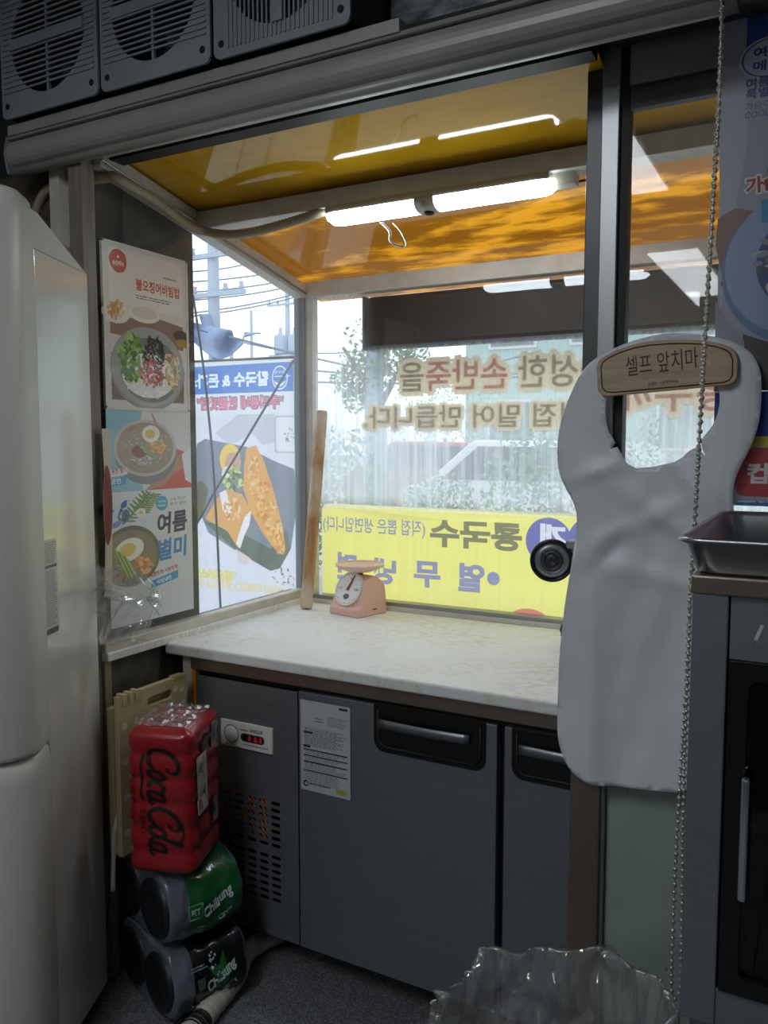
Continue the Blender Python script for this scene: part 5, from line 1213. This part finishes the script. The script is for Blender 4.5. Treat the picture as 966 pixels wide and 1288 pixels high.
# ---- two cider multipacks lying under it
def cider(z0, z1, film, name, label, sh, black):
    Lx, Ly = .205, .30; tc_ = radians(70); ax, ay = Vector((-cos(tc_), -sin(tc_), 0)), Vector((-sin(tc_), cos(tc_), 0)); O_ = Vector((-1.312+sh, 1.366, 0))-ax*Lx
    def mp(a_, b_, z): return O_+ax*a_+ay*b_+Vector((0, 0, z))
    t = thing('cider_multipack', mp(Lx/2, Ly/2, z0), label, 'drink pack')
    zc = (z0+z1)/2; hz = (z1-z0)/2
    def sec(a_, an):    # cross-section (b,z) at axial position a: rounded box with bottle bulges
        s_ = a_/Lx; end = min(1, min(s_, 1-s_)/.10); q = .86+.14*math.sqrt(max(0, 1-(1-end)**2)); 
        c_, s2 = cos(an), sin(an); n4 = 3.4; r = (abs(c_)**n4+abs(s2)**n4)**(-1/n4); bulge = 1+.025*cos(6*an)
        w = .007*noise.noise(Vector((a_*22, an*2.2, z0*9)))+.004*(1-min(1, 3*abs(noise.noise(Vector((a_*30, an*3, z0*7))))))
        return mp(a_, Ly/2+(Ly/2*q*bulge+w)*r*c_, zc+(hz*q+w)*r*s2)
    NA, NT = 34, 56
    def surf(u, v, lift=0): return sec(.001+(Lx-.002)*v, 2*pi*u)
    g = G().grid(NT, NA, lambda u, v: surf(u, v), True, True)
    g.f += [list(range(NT))[::-1], [(NA-1)*NT+j for j in range(NT)]]; g.sm += [False, False]; g.build('film_wrap', 'greyfilm', t)
    def band(a0_, a1_, t0, t1, name, mat, lift=.0018):
        def f(u, v):
            an = t0+(t1-t0)*u; a_ = a0_+(a1_-a0_)*v; p = sec(a_, an); c_ = mp(a_, Ly/2, zc); return p+(p-c_).normalized()*lift
        return G().grid(40, 14, f).build(name, mat, t)
    band(Lx*.06, Lx*.74, pi*.42, pi*1.52, 'print_band', film)
    # bottle ends at the near end
    for b_ in (Ly*.25, Ly*.72):
        mx = Matrix.Translation(mp(Lx-.002, b_, zc)) @ Matrix.Rotation(tc_+pi, 4, 'Z') @ Matrix.Rotation(pi/2, 4, 'Y')
        G().lathe([(hz*.80, 0), (hz*.76, .008), (hz*.60, .010), (hz*.45, .004), (hz*.2, .002), (0, .002)], 28, mx).build('bottle_base', 'bottle', t)
    # front lettering on the -ky face
    def fr(x, y, lift=.009): return sec(x*.80+.012, math.atan2((y-zc)/hz, -1.0)) + (-ay)*lift
    def star(cx_, cz_, r): 
        pts_ = [(cx_+(r if i % 2 == 0 else r*.42)*cos(pi/2+i*pi/5+.2), cz_+(r if i % 2 == 0 else r*.42)*sin(pi/2+i*pi/5+.2)) for i in range(10)]
        return pts_
    cv = Canvas(1, 1)
    hx_ = hz*2
    if black: cs_ = Canvas(1, 1); cs_.poly([(-x_, y_) for x_, y_ in star(.085, z0+hx_*.56, .055)], '#1c6a38'); cs_.build('star_emblem', lambda x, y: fr(-x, y, .007), 'print', t)
    cv.text('Chilsung', -.075-.055, z0+hx_*.34, w=.105, h=.034, col='#b9c2c4', off=.03, shear=.15, rot=.38); cs_ = Canvas(1, 1); cs_.text('CIDER', -.062-.02, z0+hx_*.26, w=.05, h=.012, col='#b9c2c4', off=.02, rot=.38); cs_.build('cider_lettering', lambda x, y: fr(-x, y), 'print', t)
    cs_ = Canvas(1, 1); cs_.fine(-.185, z0+hx_*.12, -.12, z0+hx_*.28, 3, '#8f9a98', 5); cs_.build('small_print', lambda x, y: fr(-x, y), 'print', t)
    if black: cs_ = Canvas(1, 1); cs_.rect(-.17, z0+hx_*.48, -.145, z0+hx_*.62, '#3f5a4a'); cs_.build('badge', lambda x, y: fr(-x, y), 'print', t); cs_ = Canvas(1, 1); cs_.fine(-.185, z0+hx_*.72, -.13, z0+hx_*.80, 2, '#8f9a98', 6); cs_.build('upper_print', lambda x, y: fr(-x, y), 'print', t); cs_ = Canvas(1, 1); cs_.scatter(-.115, z0+hx_*.78, .016, .022, 9, .005, ['#b9c2c4'], 8); cs_.build('bubble_marks', lambda x, y: fr(-x, y), 'print', t)
    else:
        cs_ = cv; cv = Canvas(1, 1); cv.rrect(-.185, z0+hx_*.42, -.140, z0+hx_*.62, .004, '#6f9a80'); cv.rrect(-.182, z0+hx_*.44, -.143, z0+hx_*.60, .004, '#0e5a2a'); cv.text('PET', -.176, z0+hx_*.48, w=.026, h=.014, col='#9fb8a8', off=.02); cv.build('badge', lambda x, y: fr(-x, y), 'print', t); cv = cs_
    cv.build('lettering', lambda x, y: fr(-x, y), 'print', t)
cider(0.004, .182, 'blackfilm', 'x', 'clear-wrapped Chilsung Cider pack with black band lying on the floor', .010, True)
cider(.188, .366, 'green', 'x', 'clear-wrapped Chilsung Cider pack with green band between the red and black packs', .0, False)

# ---- folded polka-dot step stool
XS = -1.50
sy0, sy1, szt, szb = PX(146, 884, XS).y, PX(232, 856, XS).y, .772, .372
so = thing('folding_stool', (XS, (sy0+sy1)/2, szb), 'folded beige polka-dot step stool standing behind the red multipack', 'stool')
cv = Canvas(sy1-sy0, szt, '#b9ab84'); w_ = sy1-sy0
pass; cv.rrect(w_*.40, szt-.050, w_*.76, szt-.026, .008, None)
rr = random.Random(3)
for i in range(6):
    for j in range(9):
        cx_ = w_*(.08+.17*i+(.085 if j % 2 else 0)); cz_ = szt-.075-.045*j
        if cx_ < w_*.97: cv.ell(cx_, cz_, .0095, .0095, '#d3d1c9', n=14)
for (i, j) in ((.82, .030), (.92, .036)): cv.ell(w_*i, szt-j, .0085, .0085, '#d3d1c9', n=14)
cv.rect(-.01, -.01, w_+.01, szb, None)
pnl = cv.build('top_panel', lambda x, y: Vector((XS, sy0+x, y)), 'print', so, solid=.016)
for i in range(3): box('hinge_rib', 'beige', XS-.012, XS+.012, sy0+.012+i*.022, sy0+.022+i*.022, szt-.022, szt+.004, so)
for i in range(4): box('grip_rib', 'beige', XS-.010, XS+.010, sy0+w_*(.80)+i*.010, sy0+w_*.80+i*.010+.005, szt-.006, szt+.004, so)
box('rear_panel', 'beige', XS-.034, XS-.012, sy0, sy1, szb, szt-.03, so, bevel=.003)
# thin hoses beside the packs
G().tube(spline([PY(142, 1120, 1.40), PY(143, 1075, 1.40), PY(144, 1045, 1.40), PY(150, 1018, 1.41), PY(146, 990, 1.42), PY(153, 984, 1.43), PY(163, 984, 1.44)], 8), .006, 10).build('white_hose', 'white', label='thin white hose looping beside the red multipack', cat='hose')
G().tube(spline([PY(134, 1055, 1.41), PY(139, 1085, 1.40), PY(137, 1130, 1.41), PY(134, 1170, 1.41)], 8), .0022, 6).build('black_wire', 'black', label='thin black wire along the foot of the wooden upright', cat='wire')
# bandaged drain pipe on the floor
pts = spline([PZ(345, 1165, .030)+Vector((.12, .22, 0)), PZ(322, 1188, .030), PZ(296, 1228, .030), PZ(270, 1262, .030), PZ(248, 1290, .030), PZ(230, 1310, .030)], 14)
dp = thing('drain_pipe', PZ(296, 1228, 0), 'bandage-wrapped drain pipe running across the floor beside the cider packs', 'pipe')
n_ = len(pts); rr_ = [.026+.002*noise.noise(Vector((i*.7, 0, 0)))+.0012*(i % 3) for i in range(n_)]
G().tube(pts, rr_, 16).build('wrapped_pipe', 'bandage', dp)
G().tube(pts[int(n_*.74):int(n_*.86)], .0285, 16).build('black_tape', 'black', dp)
def flap(u, v): return PZ(262+u*22-8*v, 1268+v*12-6*u, .028+.012*sin(u*5)*(1-v)+.006*noise.noise(Vector((u*5, v*5, 0))))
G().grid(10, 8, flap).build('loose_bandage_end', 'bandage', dp, solid=.001)

# ================================================================== OUTSIDE
box('ground_outside', 'asphalt', -60, 60, YB+.13, 90, -.35, -.05, kind=S)
# X-banner standing outside, printed face turned away, rods towards us
YBn = 2.95
bxr = PY(373, 600, YBn).x; bw = .62; bzt = PY(320, 450, YBn).z; bzb = .10; bh = bzt-bzb
xb = thing('banner_stand', (bxr-bw/2, YBn, -.05), 'standing fabric banner of fish cutlet outside the side window, seen from behind', 'banner')
cv = Canvas(bw, bh, '#dcdde2')
def bp(px, py): q = PY(px, py, YBn); return (bxr-q.x, q.z-bzb)     # banner coordinates (mirrored towards us)
def brect(pl, pt, pr, pb, col): a_, b_ = bp(pr, pb), bp(pl, pt); cv.rect(max(.004, a_[0]), a_[1], min(bw-.004, b_[0]), b_[1], col)
z1_ = bp(310, 458)[1]; z2_ = bp(310, 494)[1]; cv.rect(.012, z2_, bw-.0, z1_, '#5d82c4')
lx_, lz_ = bp(352, 475); cv.ell(lx_, lz_, .042, .052, '#dfe4ee', n=30); cv.ell(lx_, lz_, .037, .046, '#5d82c4', n=30); cv.rect(lx_-.055, lz_+.004, lx_+.03, lz_+.008, '#dfe4ee'); cv.text('홍두깨', lx_, lz_+.024, w=.05, h=.014, col='#dfe4ee', center=True); cv.poly([(lx_-.034, lz_-.012), (lx_, lz_-.028), (lx_+.034, lz_-.012), (lx_+.02, lz_-.03), (lx_, lz_-.04), (lx_-.02, lz_-.03)], '#dfe4ee')
a_ = bp(338, 484); cv.text('칼국수 & 돈까스', a_[0], a_[1]-.004, w=.47, h=.066, col='#e3e8f0', off=.04)
a_ = bp(357, 513); cv.text('"우리동네 단골맛집"', a_[0], a_[1]-.006, w=.49, h=.066, col='#7d7c84', off=.10); cv.text('"우리동네 단골맛집"', a_[0]+.006, a_[1]-.001, w=.478, h=.056, col='#d87a92', off=.04)
zp_ = bp(310, 521)[1]; cv.rect(.0, 0, bw, zp_, '#d9d8e2')
def bpoly(pts_, col): cv.poly([bp(*q) for q in pts_], col)
bpoly([(300, 521), (345, 521), (345, 556), (330, 560), (318, 545), (290, 560), (270, 545)], '#c2c2ce')
cv.rrect(*bp(374, 570), *bp(345, 523), .012, '#b5b6c0'); cv.rrect(bp(374, 568)[0], bp(374, 568)[1], bp(347, 525)[0], bp(347, 525)[1], .012, '#dcdcdf'); cv.scatter(*bp(365, 548), .03, .04, 20, .006, ['#8d8f8c', '#a5a6a2'], 3)
bpoly([(248, 558), (258, 552), (310, 562), (345, 580), (370, 590), (373, 640), (366, 690), (352, 715), (340, 718), (300, 695), (262, 670), (250, 640), (240, 600)], '#7c828e')
bpoly([(255, 655), (300, 668), (340, 690), (360, 665), (366, 690), (352, 715), (340, 718), (300, 695)], '#59665c')
bpoly([(296, 690), (315, 702), (310, 712), (300, 705)], '#dcc6c4')
cv.ell(*bp(289, 577), .058, .068, '#e8bf5a', .2); cv.ell(*bp(293, 583), .046, .052, '#c29a80', .2); cv.ell(*bp(285, 596), .028, .034, '#e3d6dc')
cv.scatter(*bp(293, 602), .06, .055, 70, .013, ['#7c8f4a', '#a6b56a', '#5c7036', '#c3cc92'], 31)
bpoly([(310, 564), (322, 560), (332, 580), (345, 620), (355, 660), (359, 690), (356, 698), (345, 690), (330, 670), (316, 645), (306, 615), (307, 585)], '#dca055')
bpoly([(258, 652), (265, 640), (272, 628), (285, 615), (305, 622), (315, 640), (307, 662), (300, 690), (292, 678), (286, 668), (272, 660)], '#d9a060')
bpoly([(276, 620), (284, 616), (292, 640), (288, 655), (280, 640)], '#e9dce0'); bpoly([(301, 670), (308, 650), (316, 642), (314, 660), (308, 672), (302, 690), (297, 684)], '#eadfe2')
for cx_, cy_, rx_ in ((319, 590, .040), (327, 615, .055), (335, 640, .058), (344, 665, .045), (351, 682, .025)): cv.scatter(*bp(cx_, cy_), rx_, .05, 36, .011, ['#e8b368', '#cf8d42', '#e6bd80', '#c98340'], 32+cx_)
cv.scatter(*bp(292, 640), .05, .05, 50, .010, ['#e3ae6a', '#c98a4a', '#e8c08c'], 33)
bpoly([(240, 608), (255, 605), (262, 615), (255, 650), (247, 660), (240, 660)], '#6b655a')
a_ = bp(298, 733); cv.text('"생선까스"', a_[0], a_[1], w=.24, h=.055, col='#d9cfa0', off=.09); cv.text('생선까스', a_[0]+.02, a_[1]+.004, w=.20, h=.045, col='#e6d45c', off=.03)
a_ = bp(360, 750); cv.text('자연산 재료만을 고집하는 수제', a_[0], a_[1], w=.54, h=.042, col='#e2c9a0', off=.09); cv.text('자연산 재료만을 고집하는 수제', a_[0]+.004, a_[1]+.003, w=.53, h=.036, col='#efe0c4', off=.0)
cv.scatter(*bp(357, 730), .06, .06, 26, .008, ['#a894a8', '#c0aebc', '#8d7488'], 35)
cv.build('printed_sheet', lambda x, y: Vector((bxr-x, YBn, bzb+y)), 'print_back', xb)
def rod(pts_, r=.0055, name='rod'): return G().tube(pts_, r, 8).build(name, 'alu_dark', xb)
rod([PY(369, 453, YBn-.01), PY(320, 535, YBn-.045), PY(270, 618, YBn-.06), PY(225, 700, YBn-.05)])
rod(spline([PY(243, 372, YBn-.02), PY(250, 420, YBn-.025), PY(258, 480, YBn-.03), PY(266, 560, YBn-.05), PY(270, 618, YBn-.062), PY(274, 690, YBn-.06), PY(278, 780, YBn-.07), PY(284, 880, YBn-.1)], 6))
rod([PY(371, 449, YBn-.004), PY(374, 740, YBn-.004), Vector((bxr, YBn, -.05))], .006, 'edge_rod'); rod([Vector((bxr-bw, YBn, -.05)), Vector((bxr-bw, YBn, bzt))], .006, 'edge_rod')
rod([PY(371, 449, YBn-.004), Vector((bxr-bw, YBn-.004, bzt))], .006, 'top_rod')

# utility poles, wires, transformers
def pole(px, Y, r, h, label, arms=()):
    x = PY(px, 440, Y).x; t = thing('utility_pole', (x, Y, -.05), label, 'utility pole')
    G().tube([(x, Y, -.05), (x, Y, h)], [r*1.25, r*.85], 16).build('shaft', 'pole', t)
    for z, ln in arms: 
        a_ = G().box(x-ln, x+ln, Y-r-.06, Y-r+.04, z-.05, z+.05).build('crossarm', 'pole', t)
        for s_ in (-.9, -.45, .45, .9): G().lathe([(0, 0), (.05, 0), (.07, .06), (.04, .1), (.06, .16), (0, .18)], 10, Matrix.Translation((x+s_*ln, Y-r, z+.05))).build('insulator', 'pole', a_)
    return t, x
t1, x1_ = pole(270, 15, .13, 9, 'thick concrete utility pole wrapped by a blue tarpaulin outside', ((PY(270, 340, 15).z+.3, 1.1), (PY(270, 372, 15).z, 1.0)))
t2, x2_ = pole(362, 34, .12, 14, 'distant utility pole carrying two transformer cans outside', ((PY(362, 383, 34).z, 1.1), (PY(362, 366, 34).z+2, 1.1)))
for px in (353, 371):
    q = PY(px, 446, 33.7); G().lathe([(0, 0), (.30, 0), (.33, .1), (.33, .85), (.28, .95), (.1, 1.0), (.08, 1.3), (0, 1.3)], 18, Matrix.Translation(q)).build('transformer', 'pole', t2)
G().box(x2_-.8, x2_+.8, 33.5, 33.9, PY(362, 449, 33.7).z-.1, PY(362, 446, 33.7).z).build('transformer_shelf', 'pole', t2)
pole(316.5, 20, .05, PY(316.5, 390, 20).z, 'thin metal street pole rising beside the blue tarpaulin outside')
pole(291, 17, .06, PY(291, 428, 17).z, 'short metal post under the blue tarpaulin outside')
# tarpaulin hanging on the pole
def tarp(u, v):
    px = 240+u*88; top = 405+35*u*u*0+(8 if u > .6 else 0)+ (u*18); bot = 428+26*math.sin(pi*min(1, u*1.15))**1.2-6*u
    if u > .75: top = 418+(u-.75)*2; bot = top+max(1.5, 24*(1-u)*3.2*.35)
    q = PY(px, top+(bot-top)*v, 14.6+.25*sin(u*14)+.12*sin(v*6+u*9)); return q
G().grid(40, 14, tarp).build('tarpaulin', 'tarp', label='blue-grey tarpaulin draped around the utility pole outside', cat='tarpaulin', solid=.01)
def tail(u, v): return PY(268+u*14*(.4+.6*v)-8*(1-v)*(1-u)-10*(1-v), 395+v*62, 14.75+.1*sin(u*7+v*4))
G().grid(12, 16, tail).build('tarpaulin_strip', 'tarp', label='torn strip of blue tarpaulin hanging down the utility pole', cat='tarpaulin', solid=.01)
wires = [((244, 357), (385, 330)), ((244, 370), (385, 343)), ((244, 380), (385, 352)), ((244, 396), (385, 362)), ((244, 400), (385, 366)), ((244, 344), (330, 322)), ((276, 425), (385, 440)), ((400, 470), (560, 462)), ((400, 484), (640, 470)), ((400, 455), (560, 470))]
for i, (a_, b_) in enumerate(wires):
    Y = 15 if i < 7 else 12
    p0_, p1_ = PY(*a_, Y), PY(*b_, Y+4); p0_, p1_ = p0_-(p1_-p0_)*.5, p1_+(p1_-p0_)*1.0
    pts_ = [p0_+(p1_-p0_)*(k_/16)-Vector((0, 0, .35*sin(pi*k_/16)))+Vector((0, 0, .25)) for k_ in range(17)]
    G().tube(pts_, .018, 5).build('overhead_wire', 'wire', label='thin overhead power line strung past the utility poles' if i < 7 else 'thin overhead line strung behind the back window tree', cat='wire', group='power lines by the poles' if i < 7 else 'power lines behind the tree')
# tree beyond the back window
tx = PY(470, 520, 9).x
tr = thing('street_tree', (tx, 9, -.05), 'leafy street tree beyond the back window below the awning box', 'tree')
G().tube(spline([(tx, 9, -.05), (tx+.04, 9, 1.2), (tx-.02, 9.05, 2.2), (tx+.1, 9, 3.2)], 5), [.16-.004*i for i in range(16)], 12).build('trunk', 'pole', tr)  # trunk shares the haze-tinted pole colour
for i, (dx_, dz_) in enumerate(((.5, 2.5), (-.5, 2.6), (.3, 3.0))): G().tube([(tx, 9, 1.7+.3*i), (tx+dx_, 9+.1*i, dz_)], [.05, .02], 8).build('branch', 'bark', tr)
rr = random.Random(11)
def leaves(cs, n, size, name, par, mat='leaf', seed=1):
    rr = random.Random(seed); g = G()
    for cx_, cy_, cz_, rx, ry, rz in cs:
        for _ in range(n):
            while True:
                p = Vector((rr.uniform(-1, 1), rr.uniform(-1, 1), rr.uniform(-1, 1)))
                if p.length < 1: break
            c_ = Vector((cx_+p.x*rx, cy_+p.y*ry, cz_+p.z*rz)); a_ = Vector((rr.gauss(0, 1), rr.gauss(0, 1), rr.gauss(0, 1))).normalized()*size*rr.uniform(.6, 1.3); b_ = a_.cross(Vector((rr.gauss(0, 1), rr.gauss(0, 1), rr.gauss(0, 1)))).normalized()*size*.45
            g.add([c_-a_, c_+b_, c_+a_, c_-b_], [(0, 1, 2, 3)])
    return g.build(name, mat, par, kind='stuff')
def lc_(px, py, Y, r): q = PY(px, py, Y); return (q.x, q.y, q.z, r, r*.7, r*.8)
leaves([lc_(460, 462, 9, .35), lc_(492, 458, 9, .4), lc_(512, 448, 9, .3), lc_(440, 478, 9, .28), lc_(476, 440, 9, .6), lc_(450, 500, 9, .25)], 230, .04, 'foliage', tr)
# hedge and bushes, building, cars
for i, (px, Y, wdt, h) in enumerate(((425, 7, 1.0, 1.5), (520, 8, 1.6, 1.1), (705, 7.2, 1.2, 1.7), (560, 17, 3.0, 3.0), (890, 8.8, 1.4, 1.9))):
    x = PY(px, 560, Y).x
    t = thing('roadside_bush', (x, Y, -.05), ('rounded green bush by the window corner outside', 'low green bush beyond the letters outside', 'tall green bush beyond the handwheel outside', 'wide green bush in front of the teal building', 'green bush beyond the apron neck hole outside')[i], 'bush')
    G().tube([(x, Y, -.05), (x, Y, h*.5)], .04, 8).build('stem', 'bark', t); leaves([(x, Y, h*.55, wdt*.6, .5, h*.5)], 2600, .035, 'foliage', t, seed=20+i)
bX, bY = PY(740, 430, 22).x, 22
bl = thing('teal_building', (bX, bY, -.05), 'pale teal building with window rows beyond the bushes outside', 'building')
box('wall', 'building', bX-3.5, bX+9, bY, bY+5, -.05, 6.2, bl); box('roof_edge', 'alu_dark', bX-3.7, bX+9.2, bY-.2, bY+5.2, 6.2, 6.5, bl)
for i in range(5):
    for zz in (1.2, 4.0): wn = box('window', 'white', bX-2.8+i*2.3, bX-1.4+i*2.3, bY-.05, bY, zz, zz+1.4, bl); box('pane', 'winglass', bX-2.72+i*2.3, bX-1.48+i*2.3, bY-.07, bY-.05, zz+.08, zz+1.32, wn)
def car(px, Y, mat, label):
    x = PY(px, 600, Y).x; t = thing('parked_car', (x, Y, -.05), label, 'car')
    pr_ = [(-2.1, .25), (2.1, .25), (2.1, .75), (1.3, .95), (.8, 1.45), (-1.1, 1.48), (-1.7, .98), (-2.1, .85)]
    bd_ = G().prism(pr_, lambda a_, b_, d_: Vector((x+a_, Y+d_, b_-.05)), 0, 1.7).build('body', mat, t, bevel=.08)
    G().prism([(-1.5, .98), (1.1, .98), (.72, 1.38), (-1.0, 1.40)], lambda a_, b_, d_: Vector((x+a_, Y+d_, b_-.05)), -.01, .02).build('side_glass', 'carglass', bd_)
    for sx in (-1.3, 1.3):
        for sy in (.0, 1.5): G().lathe([(0, -.1), (.2, -.1), (.31, -.1), (.32, 0), (.31, .1), (.2, .1), (0, .1)], 20, Matrix.Translation((x+sx, Y+sy+.1, .27)) @ Matrix.Rotation(pi/2, 4, 'X')).build('wheel', 'tyre', t)
car(560, 13.2, 'redcar', 'red parked car on the road outside the back window'); car(700, 9.6, 'whitecar', 'white parked car on the road outside near the apron')
# neighbouring block closing the street view low on the left
